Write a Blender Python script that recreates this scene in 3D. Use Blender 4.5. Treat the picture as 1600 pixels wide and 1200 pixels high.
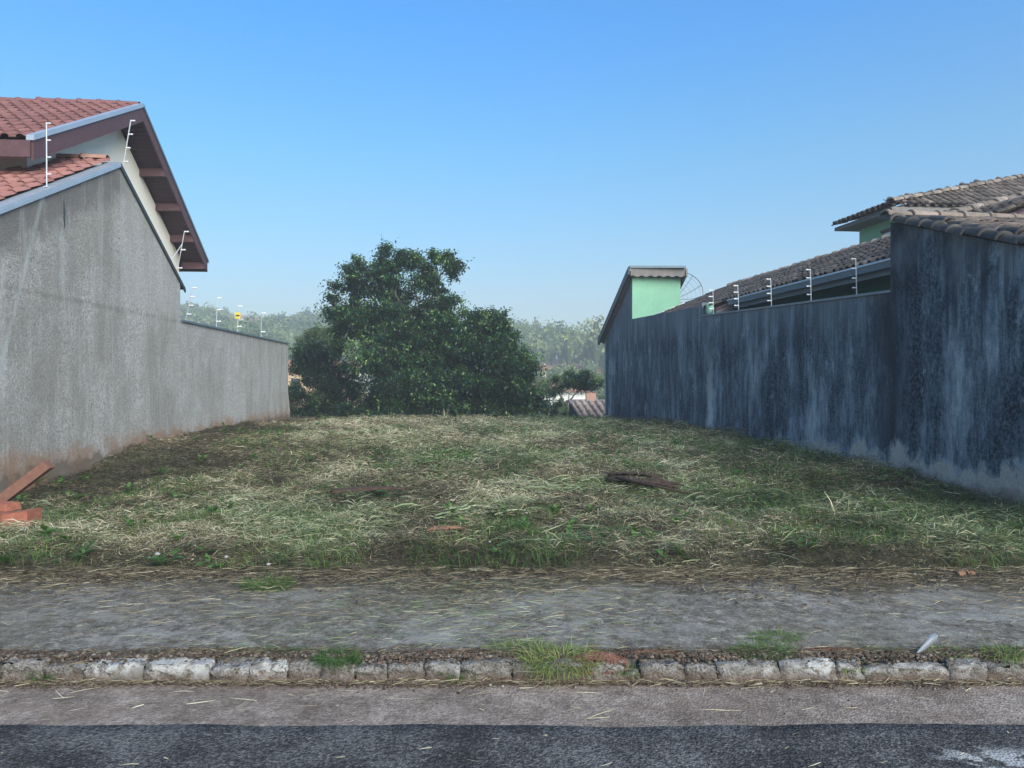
import bpy, bmesh, math, random
import numpy as np
from mathutils import Vector, Matrix
for o in list(bpy.data.objects): bpy.data.objects.remove(o)
SC = bpy.context.scene
COL = SC.collection
R = math.radians
random.seed(7)
RNG = np.random.default_rng(11)

# ------------------------------------------------------------------ camera, sky, sun
cam = bpy.data.cameras.new('camera'); camo = bpy.data.objects.new('camera', cam); COL.objects.link(camo)
cam.sensor_width = 36.0; cam.lens = 36.0 * 1202 / 1600
cam.clip_start = 0.05; cam.clip_end = 3000
camo.location = (0, 0, 1.6); camo.rotation_euler = (R(90 - 0.48), 0, 0)
SC.camera = camo

SUN_EL, SUN_AZ = 30.0, 150.0      # azimuth clockwise from +Y: behind the camera, to the right, a wide soft lamp added as ambient fill
w = bpy.data.worlds.new('World'); SC.world = w; w.use_nodes = True
nt = w.node_tree; nt.nodes.clear()
wo = nt.nodes.new('ShaderNodeOutputWorld'); bg = nt.nodes.new('ShaderNodeBackground')
sky = nt.nodes.new('ShaderNodeTexSky'); sky.sky_type = 'NISHITA'; sky.sun_disc = False
sky.sun_rotation = R(SUN_AZ)
sky.altitude = 0; sky.air_density = 1.0; sky.dust_density = 1.0; sky.ozone_density = 6.0
hs = nt.nodes.new('ShaderNodeHueSaturation'); hs.inputs['Saturation'].default_value = 1.0
nt.links.new(sky.outputs[0], hs.inputs['Color']); 
# clear-morning sky: a smooth change of tint with height above the horizon, the same all the way round
tcw = nt.nodes.new('ShaderNodeTexCoord'); sx = nt.nodes.new('ShaderNodeSeparateXYZ'); rw_ = nt.nodes.new('ShaderNodeValToRGB'); mw = nt.nodes.new('ShaderNodeMix')
mw.data_type = 'RGBA'; mw.blend_type = 'MULTIPLY'; mw.inputs[0].default_value = 1
nt.links.new(tcw.outputs['Generated'], sx.inputs[0]); nt.links.new(sx.outputs['Z'], rw_.inputs[0])
SKYT = [(.0, (1.05, .95, .80)), (.091, (1.05, .95, .80)), (.27, (.74, 1.20, 1.16)), (.417, (.47, 1.26, 1.55)), (.8, (.47, 1.26, 1.55))]
while len(rw_.color_ramp.elements) < len(SKYT): rw_.color_ramp.elements.new(.5)
for e_, (p_, c_) in zip(rw_.color_ramp.elements, SKYT): e_.position = p_; e_.color = (*[k * .7 for k in c_], 1)
nt.links.new(hs.outputs[0], mw.inputs[6]); nt.links.new(rw_.outputs[0], mw.inputs[7]); nt.links.new(mw.outputs[2], bg.inputs[0]); bg.inputs[1].default_value = 0.114
nt.links.new(bg.outputs[0], wo.inputs[0])
sky.sun_elevation = R(SUN_EL)

sl = bpy.data.lights.new('sun', 'SUN'); sl.energy = 3.1; sl.angle = R(55); sl.color = (1.0, 0.905, 0.775)
so = bpy.data.objects.new('sun', sl); COL.objects.link(so)
az = R(SUN_AZ)
sd = Vector((math.sin(az) * math.cos(R(SUN_EL)), math.cos(az) * math.cos(R(SUN_EL)), math.sin(R(SUN_EL))))
so.rotation_euler = sd.to_track_quat('Z', 'Y').to_euler(); so.location = (0, -20, 40)

SC.view_settings.view_transform = 'Standard'; SC.view_settings.look = 'None'
SC.view_settings.gamma = 1; SC.view_settings.use_curve_mapping = False
SC.view_settings.exposure = 1.1
SC.cycles.volume_bounces = 1
SC.cycles.max_bounces = 6

# ------------------------------------------------------------------ helpers
def tag(o, label=None, cat=None, group=None, kind=None):
    if label: o['label'] = label
    if cat: o['category'] = cat
    if group: o['group'] = group
    if kind: o['kind'] = kind
    return o
ORG = {}                                # world position of each object's own origin
def thing(name, label, cat, base=(0, 0, 0), group=None, rz=0):
    o = bpy.data.objects.new(name, None); COL.objects.link(o); o.location = base
    o.rotation_euler = (0, 0, rz); o.empty_display_size = .2
    ORG[o.name] = Vector(base)
    return tag(o, label, cat, group)
def link(name, me, parent=None, local=False):
    """mesh in world coordinates unless local"""
    o = bpy.data.objects.new(name, me); COL.objects.link(o)
    if parent is not None:
        o.parent = parent
        if not local: o.location = -ORG.get(parent.name, Vector((0, 0, 0)))
    ORG[o.name] = Vector((0, 0, 0))
    return o
def mesh_from(verts, faces, mat=None, smooth=False):
    me = bpy.data.meshes.new('mesh'); me.from_pydata([tuple(v) for v in verts], [], [tuple(f) for f in faces]); me.update()
    if mat: me.materials.append(mat)
    if smooth: me.polygons.foreach_set('use_smooth', [True] * len(me.polygons))
    return me
class MB:
    def __init__(s): s.v = []; s.f = []
    def add(s, vs, fs):
        n = len(s.v); s.v += [Vector(v) for v in vs]; s.f += [tuple(i + n for i in f) for f in fs]; return s
    def hexa(s, b, t):
        """bottom 4 ccw, top 4 ccw"""
        return s.add(list(b) + list(t), [(3, 2, 1, 0), (4, 5, 6, 7), (0, 1, 5, 4), (1, 2, 6, 5), (2, 3, 7, 6), (3, 0, 4, 7)])
    def box(s, x0, x1, y0, y1, z0, z1):
        return s.hexa([(x0, y0, z0), (x1, y0, z0), (x1, y1, z0), (x0, y1, z0)], [(x0, y0, z1), (x1, y0, z1), (x1, y1, z1), (x0, y1, z1)])
    def bar(s, a, b, side, up, w_, h_):
        """beam from a to b, side/up unit vectors, centred in width, top at line"""
        a, b = Vector(a), Vector(b); S = Vector(side).normalized() * w_ / 2; U = Vector(up).normalized() * h_
        return s.hexa([a - S - U, a + S - U, b + S - U, b - S - U], [a - S, a + S, b + S, b - S])
    def tube(s, pts, rad, n=6, cap=True):
        pts = [Vector(p) for p in pts]; rad = rad if hasattr(rad, '__len__') else [rad] * len(pts)
        base = len(s.v)
        for i, p in enumerate(pts):
            d = (pts[min(i + 1, len(pts) - 1)] - pts[max(i - 1, 0)]).normalized()
            a = d.orthogonal().normalized() if i == 0 else (a - d * a.dot(d)).normalized()
            b = d.cross(a)
            for k in range(n):
                t = 2 * math.pi * k / n; s.v.append(p + (a * math.cos(t) + b * math.sin(t)) * rad[i])
        for i in range(len(pts) - 1):
            for k in range(n):
                s.f.append((base + i * n + k, base + i * n + (k + 1) % n, base + (i + 1) * n + (k + 1) % n, base + (i + 1) * n + k))
        if cap:
            s.f.append(tuple(base + k for k in range(n))[::-1]); e = base + (len(pts) - 1) * n
            s.f.append(tuple(e + k for k in range(n)))
        return s
    def prism(s, pts, off):
        """polygon pts extruded by vector off"""
        n = len(pts); off = Vector(off); a = [Vector(p) for p in pts]
        fs = [tuple(range(n)), tuple(range(2 * n - 1, n - 1, -1))] + [(i, i + n, (i + 1) % n + n, (i + 1) % n) for i in range(n)]
        return s.add(a + [p + off for p in a], fs)
    def build(s, name, mat, parent=None, smooth=False, local=False):
        me = mesh_from(s.v, s.f, mat, smooth)
        bm = bmesh.new(); bm.from_mesh(me); bmesh.ops.recalc_face_normals(bm, faces=bm.faces); bm.to_mesh(me); bm.free()
        return link(name, me, parent, local)
def np_mesh(name, V, F, mat, attr=None, parent=None, smooth=False):
    """V (n,3), F (m,4) quads"""
    me = bpy.data.meshes.new(name); k = F.shape[1]
    me.vertices.add(len(V)); me.vertices.foreach_set('co', np.ascontiguousarray(V, dtype=np.float32).ravel())
    me.loops.add(F.size); me.loops.foreach_set('vertex_index', np.ascontiguousarray(F, dtype=np.int32).ravel())
    me.polygons.add(len(F)); me.polygons.foreach_set('loop_start', np.arange(0, F.size, k, dtype=np.int32))
    me.polygons.foreach_set('loop_total', np.full(len(F), k, dtype=np.int32))
    if smooth: me.polygons.foreach_set('use_smooth', np.ones(len(F), dtype=bool))
    me.update(calc_edges=True)
    if attr is not None:
        a = me.attributes.new('tint', 'FLOAT', 'POINT'); a.data.foreach_set('value', attr.astype(np.float32))
    me.materials.append(mat)
    return link(name, me, parent)
def vnoise(x, y, scale, seed=0):
    r = np.random.default_rng(seed); T = r.random((256, 256))
    x = np.asarray(x, float) * scale + 1000; y = np.asarray(y, float) * scale + 1000
    xi = np.floor(x).astype(int); yi = np.floor(y).astype(int); fx = x - xi; fy = y - yi
    fx = fx * fx * (3 - 2 * fx); fy = fy * fy * (3 - 2 * fy)
    g = lambda i, j: T[i % 256, j % 256]
    return (g(xi, yi) * (1 - fx) + g(xi + 1, yi) * fx) * (1 - fy) + (g(xi, yi + 1) * (1 - fx) + g(xi + 1, yi + 1) * fx) * fy
def fbm(x, y, scale, seed=0, oct=4):
    s = 0; a = .5
    for i in range(oct): s = s + a * vnoise(x, y, scale * 2 ** i, seed + i); a *= .5
    return s / (1 - .5 ** oct)
def sstep(a, b, x):
    t = np.clip((np.asarray(x, float) - a) / (b - a), 0, 1); return t * t * (3 - 2 * t)

# ------------------------------------------------------------------ materials
class NT:
    def __init__(s, name, rough=.9, spec=.25):
        s.m = bpy.data.materials.new(name); s.m.use_nodes = True; s.t = s.m.node_tree
        s.b = s.t.nodes['Principled BSDF']; s.b.inputs['Roughness'].default_value = rough
        s.b.inputs['Specular IOR Level'].default_value = spec
        s.tc = None
    def n(s, k, **kw):
        n = s.t.nodes.new(k)
        for a, v in kw.items(): setattr(n, a, v)
        return n
    def put(s, sock, v):
        if hasattr(v, 'is_output') or isinstance(v, bpy.types.NodeSocket): s.t.links.new(v, sock)
        elif isinstance(v, (tuple, list)) and len(v) == 3 and sock.type == 'RGBA': sock.default_value = (*v, 1)
        else: sock.default_value = v
    def coord(s, scale=(1, 1, 1), kind='Object', loc=(0, 0, 0), rot=(0, 0, 0)):
        if not s.tc: s.tc = s.n('ShaderNodeTexCoord')
        m = s.n('ShaderNodeMapping'); s.t.links.new(s.tc.outputs[kind], m.inputs[0]); m.inputs['Scale'].default_value = scale
        m.inputs['Location'].default_value = loc; m.inputs['Rotation'].default_value = rot
        return m.outputs[0]
    def noise(s, vec, scale, detail=4, rough=.55, dist=0):
        n = s.n('ShaderNodeTexNoise'); s.put(n.inputs['Vector'], vec); n.inputs['Scale'].default_value = scale
        n.inputs['Detail'].default_value = detail; n.inputs['Roughness'].default_value = rough; n.inputs['Distortion'].default_value = dist
        return n.outputs['Fac']
    def vor(s, vec, scale, feature='F1'):
        n = s.n('ShaderNodeTexVoronoi', feature=feature); s.put(n.inputs['Vector'], vec); n.inputs['Scale'].default_value = scale
        return n.outputs['Distance']
    def ramp(s, f, *st):
        n = s.n('ShaderNodeValToRGB'); s.put(n.inputs[0], f); e = n.color_ramp.elements
        st = [(p, (c, c, c) if not hasattr(c, '__len__') else c) for p, c in st]
        while len(e) < len(st): e.new(.5)
        for i, (p, c) in enumerate(st): e[i].position = p; e[i].color = (*c, 1)
        return n.outputs[0]
    def mix(s, f, a, b, mode='MIX'):
        n = s.n('ShaderNodeMix', data_type='RGBA', blend_type=mode); s.put(n.inputs[0], f); s.put(n.inputs[6], a); s.put(n.inputs[7], b)
        return n.outputs[2]
    def math(s, op, a, b=0, c=0):
        n = s.n('ShaderNodeMath', operation=op); s.put(n.inputs[0], a); s.put(n.inputs[1], b); s.put(n.inputs[2], c); return n.outputs[0]
    def sep(s, vec):
        n = s.n('ShaderNodeSeparateXYZ'); s.put(n.inputs[0], vec); return n.outputs
    def attr(s, name='tint'):
        n = s.n('ShaderNodeAttribute', attribute_name=name); return n.outputs['Fac']
    def rand(s): return s.n('ShaderNodeObjectInfo').outputs['Random']
    def bump(s, h, strength=.4, dist=.02, prev=None):
        n = s.n('ShaderNodeBump'); s.put(n.inputs['Height'], h); n.inputs['Strength'].default_value = strength; n.inputs['Distance'].default_value = dist
        if prev is not None: s.t.links.new(prev, n.inputs['Normal'])
        return n.outputs[0]
    def out(s, col, nrm=None):
        s.put(s.b.inputs['Base Color'], col)
        if nrm is not None: s.t.links.new(nrm, s.b.inputs['Normal'])
        return s.m

def m_plain(name, col, rough=.7, var=.15, scale=6, metal=0, spec=.3, bump=.1):
    s = NT(name, rough, spec); s.b.inputs['Metallic'].default_value = metal
    c = s.coord(); n = s.noise(c, scale, 5, .6); n2 = s.noise(c, scale * 9, 3)
    f = s.math('ADD', s.math('MULTIPLY', n, .65), s.math('MULTIPLY', n2, .35))
    col2 = s.ramp(f, (.3, tuple(x * (1 - var) for x in col)), (.7, tuple(min(1, x * (1 + var)) for x in col)))
    return s.out(col2, s.bump(n2, bump, .01))

def m_left_wall():
    s = NT('roughcast_plaster', .95, .1); c = s.coord()
    y, z = s.sep(c)[1], s.sep(c)[2]
    g = s.noise(c, 20, 5, .85); g2 = s.noise(c, 55, 3, .8); big = s.noise(c, .9, 4, .6)
    st = s.noise(s.coord((1, 2.0, .45)), 1.0, 6, .7)
    st2 = s.noise(s.coord((1, 5, .5), loc=(3, 0, 0)), 1.0, 6, .7)
    col = s.ramp(s.math('ADD', s.math('MULTIPLY', g, .5), s.math('MULTIPLY', g2, .5)), (.40, (.22, .215, .20)), (.5, (.50, .485, .45)), (.60, (.76, .74, .70)))
    col = s.mix(s.ramp(big, (.40, 0), (.60, .5)), col, (.30, .275, .23))
    # dark weathering under the sloping top
    topd = s.math('SUBTRACT', s.math('ADD', 5.30, s.math('MULTIPLY', s.math('SUBTRACT', y, 13.35), .44)), z)
    topm = s.math('MULTIPLY', s.ramp(s.math('ADD', topd, s.math('MULTIPLY', s.noise(c, 3, 5, .7), -.8)), (.0, .75), (.35, 0)), s.math('LESS_THAN', y, 13.9))
    col = s.mix(topm, col, (.17, .16, .15))
    col = s.mix(s.ramp(st, (.40, .42), (.54, 0)), col, (.26, .25, .225))
    col = s.mix(s.ramp(st2, (.54, 0), (.70, .4)), col, (.64, .64, .62))
    # paler rendered strip down the middle of the gable, darker seam above it
    band = s.math('MULTIPLY', s.ramp(s.math('ABSOLUTE', s.math('SUBTRACT', y, 15.0)), (.0, 1), (1.0, 1), (1.0, 0)), .35)
    up = s.ramp(s.math('ADD', z, s.math('MULTIPLY', big, .3)), (0, 0), (1, 1))
    m1 = s.math('MULTIPLY', s.math('GREATER_THAN', s.math('ADD', z, s.math('MULTIPLY', st2, .15)), 3.0), s.math('GREATER_THAN', s.math('ADD', y, s.math('MULTIPLY', st2, .1)), 13.45))
    col = s.mix(s.math('MULTIPLY', m1, .35), col, (.50, .50, .47))
    jn = s.math('ABSOLUTE', s.math('SUBTRACT', s.math('ADD', z, s.math('MULTIPLY', big, .05)), 2.80))
    jm = s.math('MULTIPLY', s.ramp(jn, (.0, .55), (.07, 0)), s.math('MULTIPLY', s.math('LESS_THAN', y, 16.3), s.ramp(st, (.4, 1), (.6, .3))))
    col = s.mix(jm, col, (.24, .215, .18))
    # white runs under the crack
    run = s.math('ABSOLUTE', s.math('SUBTRACT', s.math('ADD', y, s.math('MULTIPLY', s.noise(c, 3, 3), .35)), 11.62))
    rm = s.math('MULTIPLY', s.ramp(run, (.03, 1), (.13, 0)), s.math('MULTIPLY', s.ramp(s.math('MULTIPLY', z, .2), (.45, 0), (.62, 1), (.75, .8), (.77, 0)), s.ramp(g, (.3, .3), (.6, 1))))
    col = s.mix(s.math('MULTIPLY', rm, .55), col, (.62, .64, .63))
    # long sloping pale mark near the front
    sl_ = s.math('ABSOLUTE', s.math('SUBTRACT', s.math('ADD', y, s.math('MULTIPLY', z, -.42)), 9.15))
    col = s.mix(s.math('MULTIPLY', s.ramp(sl_, (.02, 1), (.07, 0)), s.ramp(st2, (.4, .1), (.6, .7))), col, (.55, .58, .56))
    # red soil splashed on the foot, two orange patches
    ft = s.math('SUBTRACT', z, s.math('MULTIPLY', s.noise(c, 2.2, 5, .7), .9))
    col = s.mix(s.math('MULTIPLY', s.ramp(ft, (-.15, .9), (.14, 0)), s.ramp(big, (.35, .3), (.6, 1))), col, (.36, .235, .155))
    damp = s.ramp(s.math('SUBTRACT', z, s.math('MULTIPLY', s.noise(c, 4.5, 5, .7), .6)), (-.0, .7), (.12, 0))
    col = s.mix(damp, col, (.13, .105, .08))
    pt = s.noise(s.coord((1, .9, 1.5), loc=(0, 5, 0)), 1.0, 5, .65)
    pm = s.math('MULTIPLY', s.ramp(pt, (.60, 0), (.68, 1)), s.ramp(s.math('MULTIPLY', z, .3), (.1, 1), (.45, 0)))
    col = s.mix(s.math('MULTIPLY', pm, .5), col, (.42, .22, .12))
    nb = s.bump(s.math('ADD', g, g2), .9, .03); nb = s.bump(big, .4, .08, nb)
    return s.out(col, nb)

def m_right_wall():
    s = NT('mouldy_render', .96, .08); c = s.coord()
    y, z = s.sep(c)[1], s.sep(c)[2]
    st = s.noise(s.coord((1, 2.0, .30)), 1.1, 9, .8); st2 = s.noise(s.coord((1, 3.4, 1.1), loc=(9, 0, 0)), 1.6, 9, .82)
    st3 = s.noise(s.coord((1, .9, .5), loc=(4, 2, 7)), .9, 6, .66); g = s.noise(c, 22, 4, .7); g2 = s.noise(c, 70, 2)
    v = s.math('ADD', s.math('MULTIPLY', st, .35), s.math('ADD', s.math('MULTIPLY', st2, .3), s.math('MULTIPLY', st3, .35)))
    col = s.ramp(v, (.43, (.012, .017, .022)), (.47, (.038, .052, .066)), (.505, (.105, .135, .160)), (.54, (.22, .26, .28)), (.59, (.48, .51, .50)))
    col = s.mix(s.math('MULTIPLY', s.ramp(g, (.45, 0), (.60, 1)), .4), col, (.24, .30, .35))
    col = s.mix(s.math('MULTIPLY', s.ramp(g2, (.5, 0), (.60, 1)), .35), col, (.03, .045, .06))
    # black drips coming down from the wall top
    tb = s.math('SUBTRACT', s.math('ADD', 2.83, s.math('MULTIPLY', s.math('SUBTRACT', y, 11.14), .036)), z)
    tbm = s.math('MULTIPLY', s.ramp(s.math('ADD', tb, s.math('MULTIPLY', s.math('SUBTRACT', st, .5), -1.6)), (.0, .75), (.75, 0)), s.math('GREATER_THAN', y, 11.8))
    col = s.mix(tbm, col, (.27, .31, .335))
    topz = s.math('ADD', s.math('MULTIPLY', s.math('LESS_THAN', y, 11.14), s.math('ADD', 3.90, s.math('MULTIPLY', s.math('SUBTRACT', y, 11.14), .31))),
                  s.math('MULTIPLY', s.math('GREATER_THAN', y, 11.14), s.math('ADD', 2.83, s.math('MULTIPLY', s.math('SUBTRACT', y, 11.14), .036))))
    dz_ = s.math('SUBTRACT', topz, z)
    drn = s.noise(s.coord((1, 3.4, .04), loc=(0, 7, 0)), 1.3, 5, .75)
    drip = s.ramp(s.math('SUBTRACT', dz_, s.math('MULTIPLY', s.math('SUBTRACT', drn, .40), 6.0)), (-.3, 0), (-.001, 0), (0, .9), (.5, 0))
    drip = s.ramp(s.math('ADD', .5, s.math('MULTIPLY', s.math('SUBTRACT', dz_, s.math('MULTIPLY', s.math('SUBTRACT', drn, .42), 7.0)), .5)), (.3, .8), (.62, 0))
    col = s.mix(s.math('MULTIPLY', drip, s.ramp(s.math('MULTIPLY', y, .05), (.55, 1), (.56, .55))), col, (.022, .030, .038))
    # paler blotches where the mould has flaked off
    bl = s.noise(s.coord((1, 1, .75), loc=(3, 3, 1)), 1.9, 7, .78)
    col = s.mix(s.ramp(bl, (.60, 0), (.66, .65)), col, (.36, .40, .42))
    # a black run right at the edge between the two walls
    ed = s.math('ABSOLUTE', s.math('SUBTRACT', s.math('ADD', y, s.math('MULTIPLY', st2, .25)), 11.3))
    col = s.mix(s.math('MULTIPLY', s.ramp(ed, (.10, .85), (.65, 0)), s.ramp(g, (.3, .7), (.6, 1))), col, (.020, .026, .034))
    # paler washed band below the coping and around the pillar foot
    wm = s.math('MULTIPLY', s.ramp(s.math('MULTIPLY', s.math('ADD', z, s.math('MULTIPLY', st2, .5)), .25), (.70, 0), (.80, 1)), s.ramp(st3, (.45, 0), (.6, .5)))
    col = s.mix(wm, col, (.24, .25, .26))
    pl = s.math('ABSOLUTE', s.math('SUBTRACT', s.math('ADD', y, s.math('MULTIPLY', s.noise(c, 2.5, 4), .8)), 18.6))
    pm = s.math('MULTIPLY', s.ramp(pl, (.10, 1), (.32, 0)), s.ramp(s.math('MULTIPLY', z, .3), (.2, 1), (.75, .1)))
    col = s.mix(s.math('MULTIPLY', pm, .85), col, (.60, .61, .58))
    # bare plaster along the foot where the old paint has come off
    nz = s.noise(s.coord((1, 1.6, .8), loc=(2, 0, 0)), 1.5, 6, .65)
    k = s.math('ADD', z, s.math('MULTIPLY', s.math('SUBTRACT', nz, .5), -1.5))
    slope = s.math('MULTIPLY', s.math('SUBTRACT', 12.2, y), .035)
    f = s.math('SUBTRACT', k, slope)
    f = s.math('SUBTRACT', f, .10)
    rim = s.ramp(f, (.33, 0), (.36, .85), (.46, 0))
    col = s.mix(s.math('MULTIPLY', rim, s.ramp(st2, (.35, .2), (.6, 1))), col, (.42, .44, .45))
    bare = s.ramp(f, (.32, 1), (.35, 0)); front = s.ramp(s.math('MULTIPLY', y, .05), (.60, 1), (.78, .55), (1.0, .35))
    bc = s.ramp(s.math('ADD', s.math('MULTIPLY', g, .5), s.math('MULTIPLY', st3, .5)), (.35, (.34, .29, .24)), (.6, (.52, .46, .39)))
    col = s.mix(s.math('MULTIPLY', bare, front), col, bc)
    dirt = s.ramp(s.math('SUBTRACT', z, s.math('MULTIPLY', s.noise(c, 5, 4, .7), .35)), (.0, .8), (.16, 0))
    col = s.mix(dirt, col, (.12, .085, .06))
    nb = s.bump(s.math('ADD', g, g2), .35, .012); nb = s.bump(bare, -.6, .012, nb)
    return s.out(col, nb)

def m_tile(name, c0, c1, c2, moss=.0, mosscol=(.02, .02, .018), rough=.85):
    s = NT(name, rough, .2); c = s.coord(); r = s.rand()
    base = s.ramp(r, (.0, c0), (.5, c1), (1, c2))
    n = s.noise(s.coord(kind='Generated'), 3, 5, .7); g = s.noise(c, 45, 4, .7)
    wg = s.n('ShaderNodeNewGeometry').outputs['Position']; wn = s.noise(wg, 1.3, 5, .7); wf = s.noise(wg, 9, 5, .75)
    isl = s.n('ShaderNodeNewGeometry').outputs['Random Per Island']
    base = s.mix(s.math('MULTIPLY', isl, .35), base, c2)
    base = s.mix(s.math('MULTIPLY', s.ramp(g, (.3, 0), (.7, 1)), .25), base, c0)
    base = s.mix(s.math('MULTIPLY', s.ramp(s.math('ADD', s.math('MULTIPLY', wn, .5), s.math('MULTIPLY', wf, .5)), (.42, 0), (.60, 1)), moss), base, mosscol)
    return s.out(base, s.bump(g, .3, .01))

def m_leaf(name, cols, trans=.3, rough=.5, objr=False):
    s = NT(name, rough, .35)
    t = s.attr(); n = len(cols)
    col = s.ramp(t, *[(i / (n - 1), c) for i, c in enumerate(cols)])
    s.put(s.b.inputs['Base Color'], col)
    tr = s.n('ShaderNodeBsdfTranslucent'); s.t.links.new(s.mix(.5, col, (.25, .4, .06), 'MIX'), tr.inputs[0])
    mx = s.n('ShaderNodeMixShader'); mx.inputs[0].default_value = trans
    out = s.t.nodes['Material Output']
    s.t.links.new(s.b.outputs[0], mx.inputs[1]); s.t.links.new(tr.outputs[0], mx.inputs[2]); s.t.links.new(mx.outputs[0], out.inputs[0])
    return s.m

def m_soil():
    s = NT('cut_grass_soil', .97, .1); c = s.coord()
    a = s.noise(c, 1.1, 5, .65); b = s.noise(c, 12, 6, .75); d = s.noise(s.coord((1, 3, 1), rot=(0, 0, .5)), 30, 4, .7)
    col = s.ramp(b, (.35, (.035, .029, .020)), (.5, (.12, .10, .068)), (.65, (.26, .22, .15)))
    col = s.mix(s.ramp(a, (.4, 0), (.62, .5)), col, (.10, .12, .06))
    col = s.mix(s.ramp(d, (.5, 0), (.68, .5)), col, (.22, .185, .11))
    return s.out(col, s.bump(s.math('ADD', b, d), 1.0, .05))

def m_sidewalk():
    s = NT('old_concrete', 1.0, .05); c = s.coord()
    a = s.noise(s.coord((.8, 1.1, 1)), 1.3, 7, .7, .4); b = s.noise(s.coord((1, .9, 1)), 8, 8, .85, .3); d = s.noise(s.coord((1, .8, 1), loc=(3, 3, 3)), 26, 6, .95); v = s.vor(c, 95)
    col = s.ramp(s.math('ADD', s.math('MULTIPLY', b, .55), s.math('MULTIPLY', d, .45)), (.40, (.050, .044, .037)), (.5, (.165, .148, .125)), (.59, (.37, .345, .30)))
    col = s.mix(s.ramp(a, (.50, 0), (.62, .6)), col, (.36, .355, .33))
    col = s.mix(s.ramp(s.noise(s.coord((.6, 1, 1), loc=(5, 3, 0)), .9, 4, .6), (.5, 0), (.68, .4)), col, (.16, .145, .10))
    col = s.mix(s.ramp(s.noise(s.coord((.8, 2, 1), loc=(2, 8, 0)), 2.2, 5, .7), (.64, 0), (.72, .6)), col, (.40, .43, .41))
    col = s.mix(s.ramp(s.noise(s.coord((1, 2.2, 1), loc=(12, 1, 0)), 1.6, 4, .6), (.69, 0), (.74, .5)), col, (.33, .17, .08))
    col = s.mix(s.ramp(v, (.05, .5), (.28, 0)), col, (.31, .29, .26))
    x, y, z = s.sep(c)
    edge = s.ramp(s.math('ADD', y, s.math('MULTIPLY', s.noise(c, 3, 4), .7)), (0, 0), (1, 0))
    back = s.ramp(s.math('MULTIPLY', s.math('ADD', s.math('SUBTRACT', y, 5.35), s.math('MULTIPLY', s.math('SUBTRACT', s.noise(s.coord((.7, 1, 1)), 1.6, 6, .7), .5), 2.4)), .7), (.25, 0), (.42, .7))
    col = s.mix(back, col, (.085, .075, .055))
    return s.out(col, s.bump(s.math('ADD', s.math('ADD', b, d), s.math('MULTIPLY', v, -.5)), .7, .014))

def m_old_asphalt():
    s = NT('worn_gutter_asphalt', 1.0, .05); c = s.coord()
    b = s.noise(c, 5, 5, .7); d = s.noise(c, 42, 5, .9); v = s.vor(c, 80)
    col = s.ramp(s.math('ADD', s.math('MULTIPLY', b, .4), s.math('MULTIPLY', d, .6)), (.38, (.10, .078, .062)), (.50, (.215, .175, .145)), (.61, (.40, .335, .285)))
    col = s.mix(s.ramp(v, (.05, .6), (.25, 0)), col, (.27, .255, .24))
    col = s.mix(s.ramp(s.noise(s.coord((.6, 1.6, 1)), 1.8, 4), (.55, 0), (.7, .5)), col, (.20, .15, .12))
    return s.out(col, s.bump(s.math('ADD', d, v), .7, .01))

def m_asphalt():
    s = NT('new_asphalt', 1.0, .04); c = s.coord()
    b = s.noise(c, 3, 4, .6); d = s.noise(c, 48, 4, .9); v = s.vor(c, 75); v2 = s.vor(c, 31)
    col = s.ramp(s.math('ADD', s.math('MULTIPLY', b, .3), s.math('MULTIPLY', d, .7)), (.41, (.030, .030, .031)), (.50, (.072, .072, .072)), (.59, (.19, .187, .18)))
    col = s.mix(s.ramp(v2, (.03, .9), (.07, 0)), col, (.30, .25, .18))
    col = s.mix(s.ramp(v, (.10, .5), (.22, 0)), col, (.22, .215, .20))
    pn = s.noise(s.coord((1, 1.3, 1), loc=(1, 0, 0)), 7, 4, .6)
    x, y, z = s.sep(c)
    px = s.ramp(s.math('MULTIPLY', s.math('ABSOLUTE', s.math('SUBTRACT', x, 2.15)), 1), (.12, 1), (.3, 0))
    py = s.ramp(s.math('MULTIPLY', s.math('ABSOLUTE', s.math('SUBTRACT', y, 3.4)), 1), (.05, 1), (.15, 0))
    col = s.mix(s.math('MULTIPLY', s.math('MULTIPLY', px, py), s.ramp(pn, (.5, 0), (.54, .85))), col, (.42, .42, .41))
    return s.out(col, s.bump(s.math('ADD', d, v), .9, .012))

def m_kerb(name, white):
    s = NT(name, .92, .2); c = s.coord(); wg = s.n('ShaderNodeNewGeometry').outputs['Position']
    b = s.noise(wg, 18, 5, .75); d = s.noise(wg, 70, 3, .7); a = s.noise(wg, 5, 3)
    col = s.ramp(d, (.38, (.075, .066, .058)), (.6, (.27, .25, .225)))
    z = s.sep(wg)[2]
    hi = s.ramp(s.math('ADD', s.math('MULTIPLY', z, 3.0), .35), (0, 0), (.25, 1))
    wfac = s.math('MULTIPLY', s.ramp(s.math('ADD', s.math('MULTIPLY', b, .7), s.math('MULTIPLY', a, .3)), (.53 - .10 * white, 0), (.60 - .10 * white, .25 + .6 * white)), hi)
    col = s.mix(wfac, col, (.50, .495, .47))
    col = s.mix(s.ramp(a, (.50, 0), (.62, .6)), col, (.07, .06, .045))
    low = s.ramp(s.math('ADD', s.math('MULTIPLY', z, 9.0), s.math('ADD', .75, s.math('MULTIPLY', b, .5))), (.2, .8), (.75, 0))
    col = s.mix(low, col, (.12, .075, .052))
    return s.out(col, s.bump(s.math('ADD', b, d), .9, .02))

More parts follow.
